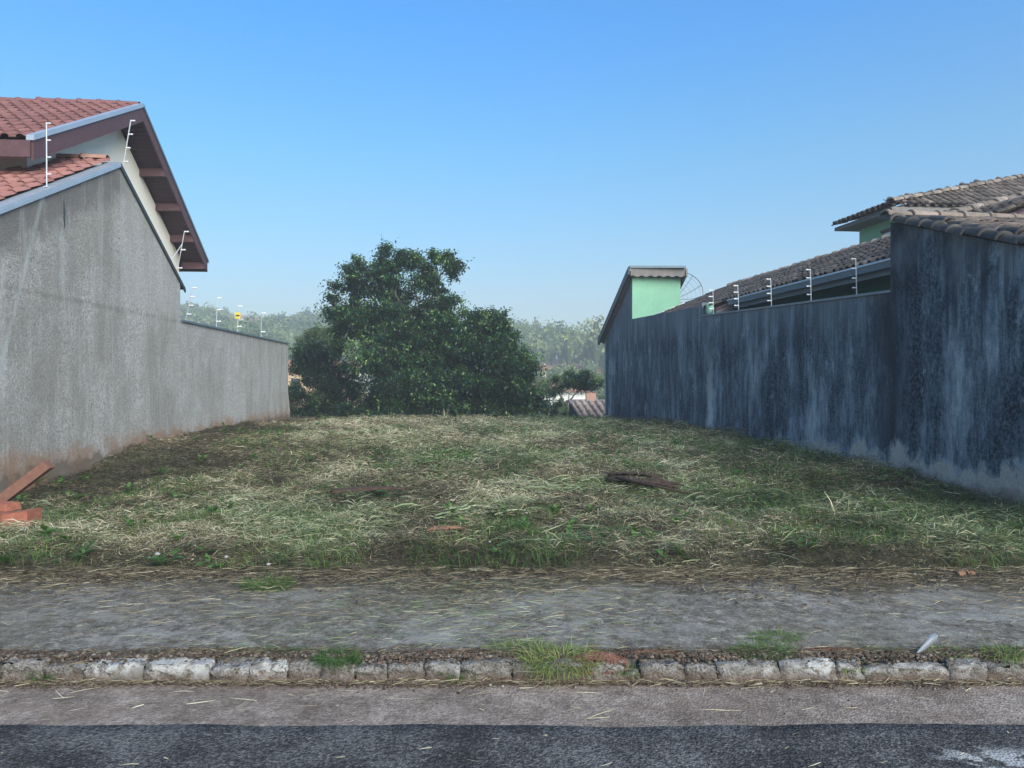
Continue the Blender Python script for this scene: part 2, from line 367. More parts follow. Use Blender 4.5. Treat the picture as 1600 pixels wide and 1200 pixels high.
M = {}
M['lw'] = m_left_wall(); M['rw'] = m_right_wall()
M['redtile'] = m_tile('red_clay_tile', (.15, .068, .066), (.19, .088, .084), (.25, .12, .11), .45, (.13, .075, .075))
M['orangetile'] = m_tile('orange_clay_tile', (.23, .10, .09), (.28, .13, .115), (.35, .17, .145), .4, (.17, .09, .08))
M['oldtile'] = m_tile('weathered_clay_tile', (.085, .066, .056), (.15, .118, .10), (.29, .235, .20), .85, (.032, .030, .028))
M['capt'] = m_tile('weathered_ridge_tile', (.18, .14, .11), (.26, .21, .17), (.36, .30, .25), .65, (.05, .045, .04))
M['moss'] = m_tile('mossy_verge_tile', (.05, .045, .042), (.09, .08, .075), (.17, .15, .135), .7, (.022, .022, .022))
M['ridgered'] = m_tile('clay_ridge_cap', (.30, .15, .10), (.33, .17, .12), (.36, .20, .15), .3, (.15, .12, .1))
M['cream'] = m_plain('cream_paint', (.90, .86, .75), .85, .04, 2, bump=.05)
M['brownwood'] = m_plain('brown_painted_wood', (.095, .050, .055), .6, .25, 8)
M['soffit'] = m_plain('brown_soffit_boards', (.060, .034, .042), .6, .2, 12)
M['zinc'] = m_plain('zinc_flashing', (.40, .46, .52), .35, .12, 4, .4, .5)
M['darkzinc'] = m_plain('dark_metal_trim', (.05, .06, .07), .5, .2, 5, .3)
M['gutter'] = m_plain('blue_grey_gutter', (.13, .18, .22), .45, .15, 3, .2)
M['green'] = m_plain('mint_green_paint', (.22, .44, .30), .85, .12, 1.6, bump=.08)
M['shadegreen'] = m_plain('shaded_green_paint', (.03, .20, .15), .8, .15, 1.6)  # house green darkened: shade under the eave put into the colour
M['fibre'] = m_plain('fibre_cement', (.19, .175, .165), .9, .25, 6)
M['white'] = m_plain('white_pvc', (.70, .71, .71), .5, .05, 5)
M['rod'] = m_plain('aluminium_rod', (.50, .52, .54), .4, .1, 5, .3)
M['coping'] = m_plain('grey_coping', (.24, .26, .27), .8, .2, 5)
M['wall_white'] = m_plain('white_house_paint', (.75, .73, .68), .85, .06, .5)
M['wall_tan'] = m_plain('tan_house_paint', (.60, .42, .25), .85, .1, .5)
M['wall_pink'] = m_plain('salmon_house_paint', (.62, .36, .27), .85, .1, .5)
M['roof_far'] = m_plain('far_clay_roof', (.36, .17, .11), .9, .2, 1.5)
M['glass'] = m_plain('dark_window_glass', (.03, .04, .05), .15, .1, 2, 0, .5)
M['brick'] = m_plain('hollow_clay_brick', (.29, .105, .065), .9, .4, 16, bump=.5)
M['plank'] = m_plain('red_brown_plank', (.165, .080, .055), .85, .3, 22, bump=.4)
M['black'] = m_plain('black_plastic', (.012, .016, .022), .35, .3, 8, 0, .5, .4)
M['bark'] = m_plain('bark', (.10, .085, .075), .95, .4, 18, bump=.8)
M['palebark'] = m_plain('pale_bark', (.22, .20, .175), .95, .3, 14, bump=.6)
M['deadpalm'] = m_plain('dead_palm_sheath', (.062, .038, .028), .85, .5, 16, bump=.7)
M['deadleaf'] = m_plain('dry_leaf', (.20, .11, .065), .8, .3, 20)
M['stone'] = m_plain('pale_stone', (.30, .29, .27), .9, .15, 30, bump=.4)
M['strip'] = m_plain('pale_plastic_strip', (.19, .21, .235), .4, .1, 12, 0, .5)
M['yellow'] = m_plain('yellow_sign_paint', (.62, .50, .05), .6, .1, 20)
M['redsoil'] = m_plain('red_earth', (.17, .080, .055), .95, .35, 14, bump=.8)
M['wire'] = m_plain('dish_mesh', (.16, .17, .18), .5, .1, 5, .5)
M['soil'] = m_soil(); M['walk'] = m_sidewalk(); M['gut'] = m_old_asphalt(); M['asph'] = m_asphalt()
M['kw'] = m_kerb('whitewashed_kerb', 1.0); M['kb'] = m_kerb('bare_kerb', .15); M['kh'] = m_kerb('worn_whitewash_kerb', .55)
M['straw'] = m_leaf('cut_straw', [(.03, .022, .014), (.115, .088, .052), (.28, .225, .135), (.47, .41, .26), (.68, .63, .44)], .12, .8)
M['cutgreen'] = m_leaf('cut_grass_blades', [(.028, .046, .022), (.080, .112, .050), (.16, .205, .095), (.28, .335, .17), (.48, .54, .33)], .2, .7)
M['grass'] = m_leaf('living_grass', [(.035, .08, .018), (.06, .13, .03), (.10, .19, .04), (.19, .26, .07), (.34, .33, .14)], .3, .6)
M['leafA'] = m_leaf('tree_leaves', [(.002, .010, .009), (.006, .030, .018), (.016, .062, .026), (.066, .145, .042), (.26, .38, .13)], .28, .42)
M['leafB'] = m_leaf('shrub_leaves', [(.002, .009, .008), (.005, .024, .015), (.012, .045, .022), (.035, .085, .030), (.12, .18, .06)], .22, .42)
M['leafC'] = m_leaf('light_shrub_leaves', [(.04, .075, .02), (.07, .12, .035), (.10, .16, .05), (.15, .21, .07), (.22, .28, .11)], .3, .5)
M['leafFar'] = m_leaf('far_wood_leaves', [(.035, .06, .022), (.08, .12, .04), (.14, .19, .065), (.22, .26, .09), (.36, .36, .15)], .1, .8)
def m_terrain():
    s = NT('valley_ground', .95, .1); c = s.coord()
    a = s.noise(c, .035, 5, .6); b = s.noise(c, .6, 5, .7)
    col = s.ramp(b, (.3, (.035, .05, .02)), (.6, (.09, .105, .045)))
    col = s.mix(s.ramp(a, (.5, 0), (.58, .8)), col, (.26, .17, .09))
    return s.out(col, s.bump(b, .6, .2))
M['terrain'] = m_terrain()

# ------------------------------------------------------------------ ground heights
WLX = lambda Y: -5.85 - .072 * Y       # face of the left wall
WRX = lambda Y: 6.77 - .1165 * Y       # face of the right wall
def lot_h(x, y):
    x = np.asarray(x, float); y = np.asarray(y, float)
    left = sstep(11.0, 14.5, y) * .30; right = .20 * sstep(8.6, 11.0, y) + .07 * sstep(12, 17, y)
    k = sstep(-6, 6, x); base = left * (1 - k) + right * k
    base = base * (1 - .6 * sstep(20, 24, y)) - .04 * sstep(24, 27, y)
    edge = sstep(5.75, 6.9, y + .25 * (fbm(x, y, 1.3, 5) - .5))
    base = base + edge * (.09 * (fbm(x, y, .8, 31) - .45) + .14 * (fbm(x, y, 2.2, 41, 3) - .45) * (1 - .5 * sstep(14, 24, y)) + .10 * (fbm(x, y, 5, 51, 2) - .4)) + .05 * edge
    fall = np.clip(y - 27.2 - .5 * (fbm(x, y, .6, 77) - .5), 0, None)
    return base - .05 * (1 - edge) - fall * .55 * sstep(0, 1.5, fall)
def terrain_h(x, y):
    x = np.asarray(x, float); y = np.asarray(y, float); d = np.hypot(x, y)
    brg = np.degrees(np.arctan2(x, np.maximum(y, 1e-3)))
    valley = -.45 - 3.2 * sstep(27, 38, y) - 1.3 * sstep(38, 70, y) + 5.5 * sstep(85, 150, d)
    top = 15.5 - 8.5 * sstep(-16, 3, brg) + 2.0 * np.sin(brg * .5 + 1) * sstep(-30, -20, brg) 
    hill = top * sstep(140, 300, d) + 1.2 * (fbm(x, y, .02, 9) - .5) * sstep(60, 120, d)
    f = np.where(y > 0, valley + hill * sstep(10, 60, y), -.45)
    back = 5 * sstep(-14, -74, y)
    return f + back

# terrain sheet with cells that grow with distance
def axis(lim, n, p=2.2):
    t = np.linspace(-1, 1, n); return np.sign(t) * np.abs(t) ** p * lim
gx = axis(900, 181); gy = axis(900, 201)
X, Y = np.meshgrid(gx, gy); Z = terrain_h(X, Y)
V = np.stack([X.ravel(), Y.ravel(), Z.ravel()], 1)
def grid_faces(nx, ny):
    i = np.arange(nx - 1)[None, :] + np.arange(ny - 1)[:, None] * nx; i = i.ravel()
    return np.stack([i, i + 1, i + 1 + nx, i + nx], 1)
o = np_mesh('terrain', V, grid_faces(len(gx), len(gy)), M['terrain'], smooth=True); tag(o, 'rolling valley ground and hillsides', kind='structure')
gx = np.arange(-8.3, 7.0, .07); gy = np.arange(5.45, 31, .07)
X, Y = np.meshgrid(gx, gy); Z = lot_h(X, Y)
o = np_mesh('lot_ground', np.stack([X.ravel(), Y.ravel(), Z.ravel()], 1), grid_faces(len(gx), len(gy)), M['soil'], smooth=True)
tag(o, 'bare soil of the vacant lot under mown grass', kind='structure')

# road, gutter strip, pavement
ZR = -.10
def strip(name, label, mat, y0, y1, z, x0=-45, x1=45, jag0=0, jag1=0, nz=0, dx=.08, th=.25):
    xs = np.arange(x0, x1 + .01, dx); ny = max(2, int((y1 - y0) / .12) + 1) if nz else 2
    rows = []
    for j in range(ny):
        t = j / (ny - 1)
        a = y0 + jag0 * (fbm(xs, xs * 0, 2.5, 3) - .5); b = y1 + jag1 * (fbm(xs, xs * 0 + 5, 2.0, 8, 6) - .5)
        yy = a * (1 - t) + b * t; zz = z + nz * (fbm(xs, yy, 1.2, 14) - .5)
        rows.append(np.stack([xs, yy, zz], 1))
    lo = rows[0].copy(); lo[:, 2] -= th; hi = rows[-1].copy(); hi[:, 2] -= th; hi[:, 1] += .02
    bv = rows[-1].copy(); bv[:, 2] -= .012; bv[:, 1] += .018; rows.append(bv)
    rows = [lo] + rows + [hi]
    o = np_mesh(name, np.concatenate(rows), grid_faces(len(xs), len(rows)), mat); tag(o, label, kind='structure'); return o
strip('road', 'dark resurfaced asphalt road', M['asph'], -7, 3.75, ZR, jag1=.07, nz=.002, dx=.04, x0=-20, x1=20)
strip('gutter_strip', 'older brown asphalt strip along the kerb', M['gut'], 3.6, 4.36, ZR - .004, nz=.002)
walk = strip('pavement', 'worn concrete pavement in front of the lot', M['walk'], 4.40, 6.5, 0, nz=.03)
strip('far_pavement', 'pavement across the road', M['walk'], -9.5, -7.0, 0)

# kerb: one stone after another
kerb = bpy.data.objects.new('kerb', None); COL.objects.link(kerb); kerb.location = (0, 4.33, ZR); tag(kerb, 'low kerb of rough concrete stones with old whitewash', kind='structure')
ORG[kerb.name] = Vector(kerb.location)
bounds = [0, 66, 135, 226, 330, 391, 450, 503, 556, 606, 664, 720, 800, 850, 975, 1000, 1070, 1120, 1218, 1305, 1345, 1480, 1540, 1600]
style = 'bbwwhwbbbbhbbbbbbhwhhhbb'
bx = [(p - 800) / 1202 * 4.30 for p in bounds]
while bx[0] > -9: bx.insert(0, bx[0] - random.uniform(.25, .4)); style = 'b' + style
while bx[-1] < 9: bx.append(bx[-1] + random.uniform(.25, .4)); style += 'b'
for i in range(len(bx) - 1):
    x0, x1 = bx[i] + .002, bx[i + 1] - .002; st = style[i] if i < len(style) else 'b'
    nx, ny, nz_ = 6, 3, 3; bm = bmesh.new(); bmesh.ops.create_cube(bm, size=1); bmesh.ops.subdivide_edges(bm, edges=bm.edges[:], cuts=5, use_grid_fill=True)
    px_mid = (x0 + x1) / 2; sink = random.uniform(-.012, .012) - (.02 if px_mid > 2.6 else 0) - (.03 if .63 < px_mid < .7 else 0)
    for v in bm.verts:
        q = v.co.copy(); 
        r_ = .86 if (abs(q.y) > .45 and q.z > .4) else 1
        x = (x0 + x1) / 2 + q.x * (x1 - x0); y = 4.335 + q.y * .12 * r_; z = ZR + .045 + q.z * .13 * (r_ if q.z > 0 else 1) - .015 + sink; y += -.018 * (q.z < 0) + .012 * math.sin(x * 9)
        nn = .022 if q.z > -.4 else 0
    
        if abs(q.x) > .45 and q.z > .4: z -= random.uniform(0, .012)
        v.co = Vector((x + random.uniform(-.3, .3) * nn, y + random.uniform(-1, 1) * nn * (.8 if q.y < 0 else .3), z + random.uniform(-.5, .5) * nn))
    me = bpy.data.meshes.new('kerb_stone'); bm.to_mesh(me); bm.free(); me.materials.append({'w': M['kw'], 'b': M['kb'], 'h': M['kh']}[st])
    me.polygons.foreach_set('use_smooth', [True] * len(me.polygons))
    link('kerb_stone', me, kerb)
# red earth showing behind the broken kerb
def lump(name, cx, cy, z, rx, ry, rz_, mat, label=None, cat=None, kind=None, parent=None, seed=0, sub=3, rough=.35):
    r = random.Random(seed); bm = bmesh.new(); bmesh.ops.create_icosphere(bm, subdivisions=sub, radius=1)
    off = [r.uniform(0, 9) for _ in range(3)]
    for v in bm.verts:
        n = v.co.copy(); f = 1 + rough * (math.sin(n.x * 3 + off[0]) * math.cos(n.y * 4 + off[1]) + .5 * math.sin(n.z * 7 + n.x * 6 + off[2])) * .5 + r.uniform(-.05, .05) * rough * 2
        v.co = Vector((n.x * rx * f, n.y * ry * f, n.z * rz_ * f))
    me = bpy.data.meshes.new(name); bm.to_mesh(me); bm.free(); me.materials.append(mat)
    me.polygons.foreach_set('use_smooth', [True] * len(me.polygons))
    o = link(name, me, parent, local=True); o.location = (cx, cy, z); tag(o, label, cat, kind=kind); return o


# ------------------------------------------------------------------ blades
def blades(name, P, ang, L, W, tilt, bend, tint, mat, parent=None, seg=3):
    """P (n,3) roots, ang heading, tilt elevation angle, bend change of elevation along blade"""
    n = len(P); h = np.stack([np.cos(ang), np.sin(ang), np.zeros(n)], 1); sd_ = np.stack([-np.sin(ang), np.cos(ang), np.zeros(n)], 1)
    roll = RNG.uniform(-.9, .9, n)[:, None]
    sdv = sd_ * np.cos(roll) + np.array([0, 0, 1.0]) * np.sin(roll)
    pts = [P]; e = tilt.copy(); cur = P; side_drift = RNG.uniform(-.25, .25, n)
    for k in range(seg):
        d = h * np.cos(e)[:, None] + np.array([0, 0, 1.0]) * np.sin(e)[:, None] + sd_ * (side_drift * k)[:, None] * .5
        cur = cur + d * (L / seg)[:, None]; pts.append(cur); e = e + bend / (seg - 1)
    w = [.7, 1, .75, .12] if seg == 3 else [.7, 1, .15]
    V = np.stack([c for k in range(seg + 1) for c in (pts[k] - sdv * (W * w[k] / 2)[:, None], pts[k] + sdv * (W * w[k] / 2)[:, None])], 1).reshape(-1, 3)
    b = np.arange(n)[:, None] * (2 * seg + 2)
    F = np.concatenate([b + 2 * k + np.array([0, 1, 3, 2]) for k in range(seg)], 0)
    t = np.repeat(np.clip(tint, 0, 1), 2 * seg + 2)
    return np_mesh(name, V, F, mat, t, parent)

def lot_sample(n, y0=5.9, y1=28.2, p=1.25):
    u = RNG.random(n); q = 1 - p
    y = (y0 ** q + u * (y1 ** q - y0 ** q)) ** (1 / q)
    x = WLX(y) + .03 + RNG.random(n) * (WRX(y) - WLX(y) - .06)
    return x, y
N = 440000
x, y = lot_sample(N)
u_ = (x - WLX(y)) / (WRX(y) - WLX(y))
patch = fbm(x, y, .55, 101, 4); patch2 = fbm(x, y, 1.7, 111, 3)
brown = (1 - sstep(.10, .24, u_ + .10 * (patch2 - .5) * 2)) * sstep(8.0, 9.5, y) + (1 - sstep(6.2, 7.0, y + (patch - .5)))
brown = np.clip(brown, 0, 1)
greenp = np.clip(sstep(.44, .62, patch) * .55 + .12 + .35 * sstep(.62, .85, u_) - .25 * sstep(13, 17, y) * (1 - sstep(.6, .8, u_)), 0, 1) * (1 - .85 * brown) * .85
isg = RNG.random(N) < greenp
z = lot_h(x, y) + RNG.random(N) ** 1.5 * (.03 + .13 * sstep(.45, .7, fbm(x, y, 2.6, 171, 2))) * (1 - .6 * brown) * sstep(5.9, 6.6, y) + .004
sc = (y / 7.5) ** .55
L = (.03 + .20 * RNG.random(N) ** 2.6) * (1 - .45 * brown) * (.8 + .2 * sc); W = RNG.uniform(.003, .008, N) * sc
flow = fbm(x, y, .9, 131, 2) * 9
ang = flow + RNG.normal(0, 1.1, N) + math.pi * (RNG.random(N) < .5); tilt = np.abs(RNG.normal(0, .34, N)) ; bend = -tilt * 1.3 + RNG.normal(0, .25, N)
bright = fbm(x, y, 1.2, 141, 3)
tint = .50 + (bright - .5) * 1.1 + RNG.normal(0, .25, N) - .42 * brown - .04 + .10 * sstep(11, 16, y) * (1 - sstep(.6, .8, u_)) - .12 * sstep(.65, .9, u_)  # right side tinted darker: shade by the wall put into the colour
s_ = ~isg
P = np.stack([x, y, z], 1)
o = blades('cut_straw', P[s_], ang[s_], L[s_], W[s_], tilt[s_], bend[s_], tint[s_], M['straw'], seg=2); tag(o, 'dry straw of the mown grass lying all over the lot', 'straw', kind='stuff')
o = blades('cut_grass', P[isg], ang[isg], L[isg] * 1.15, W[isg] * 1.15, tilt[isg], bend[isg], tint[isg] - .05, M['cutgreen'], seg=2); tag(o, 'grey green cut grass lying among the straw on the lot', 'grass', kind='stuff')
# regrowing short green grass
N = 75000; x, y = lot_sample(N, 6.3, 27, 1.4); u_ = (x - WLX(y)) / (WRX(y) - WLX(y))
g = fbm(x, y, 1.0, 151, 4) + .10 * (1 - sstep(.0, .45, np.abs(u_ - .22) * 2)) * (y < 11)
keep = (g > .528) & ~((u_ < .12) & (y > 9)); x, y, g = x[keep], y[keep], g[keep]; n = len(x)
P = np.stack([x, y, lot_h(x, y)], 1); sc = (y / 7.5) ** .5
o = blades('short_grass', P, RNG.uniform(0, 6.28, n), RNG.uniform(.05, .17, n) * (.85 + .15 * sc), RNG.uniform(.003, .007, n) * sc, RNG.uniform(.7, 1.5, n), RNG.normal(-.6, .5, n), .35 + (fbm(x, y, 3, 161, 2) - .5) * .9 + RNG.normal(0, .18, n), M['grass'])
tag(o, 'short green grass growing back between the cut straw', 'grass', kind='stuff')
# long pale leaves of the bigger cut grass near the middle
def fan(cx, cy, n, heading, spread, L0, L1, w_, t0, rad=.25):
    x = cx + RNG.normal(0, rad, n); y = cy + RNG.normal(0, rad * .6, n)
    return (np.stack([x, y, lot_h(x, y) + RNG.uniform(.02, .09, n)], 1), heading + RNG.normal(0, spread, n), RNG.uniform(L0, L1, n), RNG.uniform(w_ * .6, w_ * 1.3, n), RNG.uniform(0, .35, n), RNG.normal(-.5, .3, n), RNG.uniform(t0, 1, n))
parts_ = [fan(-.45, 8.45, 130, .25, .35, .25, .6, .017, .7), fan(-.05, 8.7, 70, 2.9, .4, .25, .6, .015, .7), fan(.55, 9.6, 50, 2.5, .5, .2, .5, .011, .5), fan(.8, 10.3, 50, .3, .6, .2, .5, .011, .5), fan(-3.6, 9.4, 40, .2, .6, .2, .4, .009, .5), fan(3.6, 8.2, 70, -.3, .5, .2, .5, .009, .5), fan(2.2, 9.0, 40, .5, .6, .2, .45, .009, .5), fan(-.6, 13, 60, .2, .7, .2, .5, .012, .55, .5), fan(-2.6, 14, 60, .2, .7, .2, .5, .013, .6, .5), fan(1.9, 6.9, 60, .1, .6, .15, .4, .007, .6, .5), fan(-2.2, 7.4, 60, .1, .7, .15, .4, .007, .5, .6), fan(-.2, 7.0, 60, .1, .9, .15, .4, .007, .5, .7)]
A = [np.concatenate([p[i] for p in parts_]) for i in range(7)]
o = blades('long_cut_leaves', *A, M['cutgreen']); tag(o, 'long pale green cut leaves lying in the middle of the lot', 'cut leaves', kind='stuff')
# clippings scattered on the pavement, the kerb and the gutter
def scatter(n, fx, fy, zf, L0, L1, w0, w1, mat, name, label, tm=.7):
    x = fx(n); y = fy(n); k = len(x)
    P = np.stack([x, y, zf(x, y)], 1)
    o = blades(name, P, RNG.normal(.15, .5, k) + math.pi * (RNG.random(k) < .5), RNG.uniform(L0, L1, k), RNG.uniform(w0, w1, k), RNG.uniform(0, .12, k), RNG.normal(-.08, .1, k), tm + RNG.normal(0, .2, k), mat)
    tag(o, label, 'clippings', kind='stuff'); return o
U = RNG.uniform
scatter(1500, lambda n: RNG.normal(-.35, .75, n), lambda n: RNG.uniform(4.5, 6.0, n), lambda x, y: x * 0 + .022, .03, .16, .002, .004, M['cutgreen'], 'grass_clippings', 'green grass clippings scattered on the middle of the pavement', .6)
scatter(900, lambda n: U(-4.5, 4.5, n), lambda n: U(4.45, 6.1, n) , lambda x, y: x * 0 + .02, .03, .13, .0015, .0035, M['straw'], 'straw_clippings', 'thin straw bits scattered over the whole pavement', .6)
scatter(13000, lambda n: np.linspace(-5.5, 5.5, n) + U(-.05, .05, n), lambda n: 6.3 - np.abs(RNG.normal(0, .5, n)) * np.resize(.25 + 1.5 * vnoise(np.linspace(-5.5, 5.5, n), np.zeros(n), .9, 21), n), lambda x, y: x * 0 + .03 + RNG.uniform(0, .03, len(x)), .03, .16, .002, .005, M['straw'], 'straw_fringe', 'ragged fringe of brown straw along the back of the pavement', .33)
scatter(2600, lambda n: U(-4, 4, n), lambda n: 4.25 - np.abs(RNG.normal(0, .025, n)), lambda x, y: x * 0 + ZR + .012 + RNG.uniform(0, .02, len(x)), .02, .10, .0015, .004, M['straw'], 'gutter_straw', 'straw and dry leaf bits collected at the foot of the kerb', .45)
scatter(3800, lambda n: U(-4, 4, n), lambda n: 4.44 + RNG.normal(0, .035, n), lambda x, y: x * 0 + .012 + RNG.uniform(0, .02, len(x)), .02, .10, .0015, .004, M['straw'], 'kerb_straw', 'dark soil and straw bits lying behind the top of the kerb', .22)
scatter(110, lambda n: U(-3, 3.2, n), lambda n: U(3.78, 4.2, n), lambda x, y: x * 0 + ZR + .006, .04, .17, .0015, .004, M['straw'], 'loose_straw', 'single straws lying on the brown gutter strip', .85)
scatter(45, lambda n: U(-2.6, 2.6, n), lambda n: U(3.3, 3.8, n), lambda x, y: x * 0 + ZR + .008, .01, .09, .002, .005, M['straw'], 'road_straw', 'a few pale straws lying on the dark asphalt', .8)

# clods of soil and rotted litter along the kerb and the lot edge
def clods(name, label, n, fx, fy, fz, s0, s1, mat, seed):
    r = np.random.default_rng(seed); bm = bmesh.new(); bmesh.ops.create_icosphere(bm, subdivisions=1, radius=1)
    bv = np.array([v.co[:] for v in bm.verts]); bf = np.array([[v.index for v in f.verts] for f in bm.faces]); bm.free()
    x = fx(r, n); y = fy(r, n, x); z = fz(r, n, x, y); sc_ = s0 + (s1 - s0) * r.random((n, 1, 1)) ** 2
    V = bv[None] * sc_ * r.uniform(.6, 1.3, (n, 1, 3)) * np.array([1, 1, .7]) * r.uniform(.75, 1.25, (n, len(bv), 1)) + np.stack([x, y, z], 1)[:, None]
    F = bf[None] + (np.arange(n) * len(bv))[:, None, None]
    o = np_mesh(name, V.reshape(-1, 3), F.reshape(-1, 3), mat, np.repeat(r.random(n), len(bv))); tag(o, label, kind='stuff'); return o
M['clod'] = m_leaf('soil_clods', [(.03, .024, .018), (.055, .042, .032), (.08, .058, .042), (.11, .075, .052), (.20, .17, .14)], 0, .95)
def mound(label, cx, cy, z0, rx, ry, h, n, seed, fall=0):
    o = clods('earth_mound', label, n, lambda r, n: cx + r.normal(0, .5, n).clip(-1, 1) * rx, lambda r, n, x: cy + r.normal(0, .5, n).clip(-1, 1) * ry, lambda r, n, x, y: z0 + h * np.clip(1 - ((x - cx) / rx) ** 2 - ((y - cy) / ry) ** 2, 0, 1) - fall * np.clip(4.30 - y, 0, .1), .003, .014, M['redsoil'], seed)
    del o['kind']; o['category'] = 'earth mound'
mound('small red earth slump spilling over the kerb beside the big straw tuft', .47, 4.36, -.005, .17, .10, .035, 1500, 31, .9)
mound('thin ridge of red earth behind a grey kerb stone, right of the earth slump', .80, 4.43, .0, .26, .035, .018, 700, 32)
mound('low red brown earth patch behind the long pale kerb stones on the right', 1.90, 4.47, .0, .20, .06, .015, 700, 33)
mound('reddish soil crumbs behind the kerb just left of the big straw tuft', -.30, 4.45, .0, .28, .05, .012, 700, 34)
clods('gutter_dirt', 'crumbs of soil and rotted leaves at the foot of the kerb', 7000, lambda r, n: r.uniform(-4.4, 4.4, n), lambda r, n, x: 4.262 - np.abs(r.normal(0, .022, n)) * (.5 + vnoise(x, x * 0, 3, 4) * 1.6), lambda r, n, x, y: ZR + .002 + np.clip((y - 4.2) * .25, 0, .02), .002, .009, M['clod'], 1)
clods('kerb_dirt', 'dark soil crumbs piled behind and over the kerb top', 14000, lambda r, n: r.uniform(-4.4, 4.4, n), lambda r, n, x: 4.43 + r.normal(0, .032, n) - .04 * (vnoise(x, x * 0, 1.7, 9) > .55), lambda r, n, x, y: .004 + .012 * r.random(n) - .01 * (y < 4.36), .004, .016, M['clod'], 2)
clods('lot_edge_dirt', 'crumbs of dark soil at the back of the pavement', 9000, lambda r, n: r.uniform(-5.6, 5.6, n), lambda r, n, x: 6.25 - np.abs(r.normal(0, .22, n)) * (.3 + 1.5 * vnoise(x, x * 0, 1.3, 3)), lambda r, n, x, y: .012 + r.random(n) * .01, .003, .012, M['clod'], 3)
clods('pavement_grit', 'tiny grit scattered over the pavement and the gutter strip', 1800, lambda r, n: r.uniform(-5, 5, n), lambda r, n, x: r.uniform(3.78, 6.1, n), lambda r, n, x, y: np.where(y < 4.27, ZR - .002, .013), .0015, .006, M['clod'], 4)

# ------------------------------------------------------------------ roof tiles
def tile_mesh(kind, mat, r, wdt, ln):
    prof = []
    if kind == 'barrel':     # channel then cover
        for k in range(5): a = math.pi * (1 + k / 4); prof.append((wdt * .22 + math.cos(a) * wdt * .24, .022 + math.sin(a) * .03))
        for k in range(7): a = math.pi * (1 - k / 6); prof.append((wdt * .73 + math.cos(a) * wdt * .30, .035 + math.sin(a) * r))
    else:                    # roman style tile, soft wave with one roll
        for k in range(4): prof.append((wdt * .16 * k, .006 + (.004 if k in (0,) else 0)))
        for k in range(7): a = math.pi * (1 - k / 6); prof.append((wdt * .76 + math.cos(a) * wdt * .27, .012 + math.sin(a) * r))
    n = len(prof); t = .014; vs = []; fs = []
    for j, yy in enumerate((0, ln)):
        dz = .030 if j == 0 else .004
        sx = 1.0 if j == 0 else .94
        vs += [((p[0] - wdt / 2) * sx + wdt / 2, yy, p[1] + dz) for p in prof]
    vs += [(p[0], 0, p[1] + .030 - t) for p in prof]
    fs += [(i, i + 1, n + i + 1, n + i) for i in range(n - 1)]
    fs += [(2 * n + i, 2 * n + i + 1, i + 1, i) for i in range(n - 1)]
    me = mesh_from(vs, fs, mat); sm = [True] * (n - 1) + [False] * (n - 1); me.polygons.foreach_set('use_smooth', sm); return me
EYE = Vector((0, 0, 1.6))
def roof_tiles(parent, me, O, U_, V_, W_, H_, pu, pv, clip=None, limit=290, jit=.006, stuffname='roof_tiles'):
    O, U_, V_ = Vector(O), Vector(U_).normalized(), Vector(V_).normalized(); Nn = U_.cross(V_).normalized()
    if Nn.z < 0: Nn = -Nn
    items = []
    for i in range(int(W_ / pu)):
        for j in range(int(H_ / pv)):
            u, v = i * pu, j * pv
            if clip and not clip(u + pu / 2, v + pv / 2): continue
            p = O + U_ * (u + random.uniform(-jit, jit)) + V_ * (v + random.uniform(-jit, jit) * 2) + Nn * random.uniform(0, jit)
            rot = Matrix.Rotation(random.uniform(-.02, .02), 4, 'Z')
            Mx = Matrix.Translation(p) @ Matrix(((U_.x, V_.x, Nn.x, 0), (U_.y, V_.y, Nn.y, 0), (U_.z, V_.z, Nn.z, 0), (0, 0, 0, 1))) @ rot
            items.append(((p - EYE).length, Mx))
    items.sort(key=lambda t: t[0])
    for d, Mx in items[:limit]:
        o = bpy.data.objects.new('roof_tile', me); COL.objects.link(o); o.parent = parent; o.matrix_basis = Mx
    rest = items[limit:]
    if rest:
        vs = np.array([v.co[:] for v in me.vertices]); nv = len(vs); fs = np.array([p.vertices[:] for p in me.polygons]); VV = []; FF = []
        for k, (d, Mx) in enumerate(rest):
            m = np.array(Mx); VV.append(vs @ m[:3, :3].T + m[:3, 3]); FF.append(fs + k * nv)
        o = np_mesh(stuffname, np.concatenate(VV), np.concatenate(FF), me.materials[0], parent=parent); tag(o, kind='stuff')
        o.location = (0, 0, 0)
def cap_row(parent, me, A, B, step, up=(0, 0, 1), jit=.01, name='ridge_tile'):
    A, B = Vector(A), Vector(B); d = (B - A); n = max(1, int(round(d.length / step))); d.normalize(); side = d.cross(Vector(up)).normalized(); upv = side.cross(d)
    for k in range(n):
        p = A + d * k * step + Vector((random.uniform(-jit, jit), random.uniform(-jit, jit), random.uniform(-jit, jit)))
        Mx = Matrix.Translation(p) @ Matrix(((side.x, d.x, upv.x, 0), (side.y, d.y, upv.y, 0), (side.z, d.z, upv.z, 0), (0, 0, 0, 1))) @ Matrix.Rotation(random.uniform(-.03, .03), 4, 'Z')
        o = bpy.data.objects.new(name, me); COL.objects.link(o); o.parent = parent; o.matrix_basis = Mx
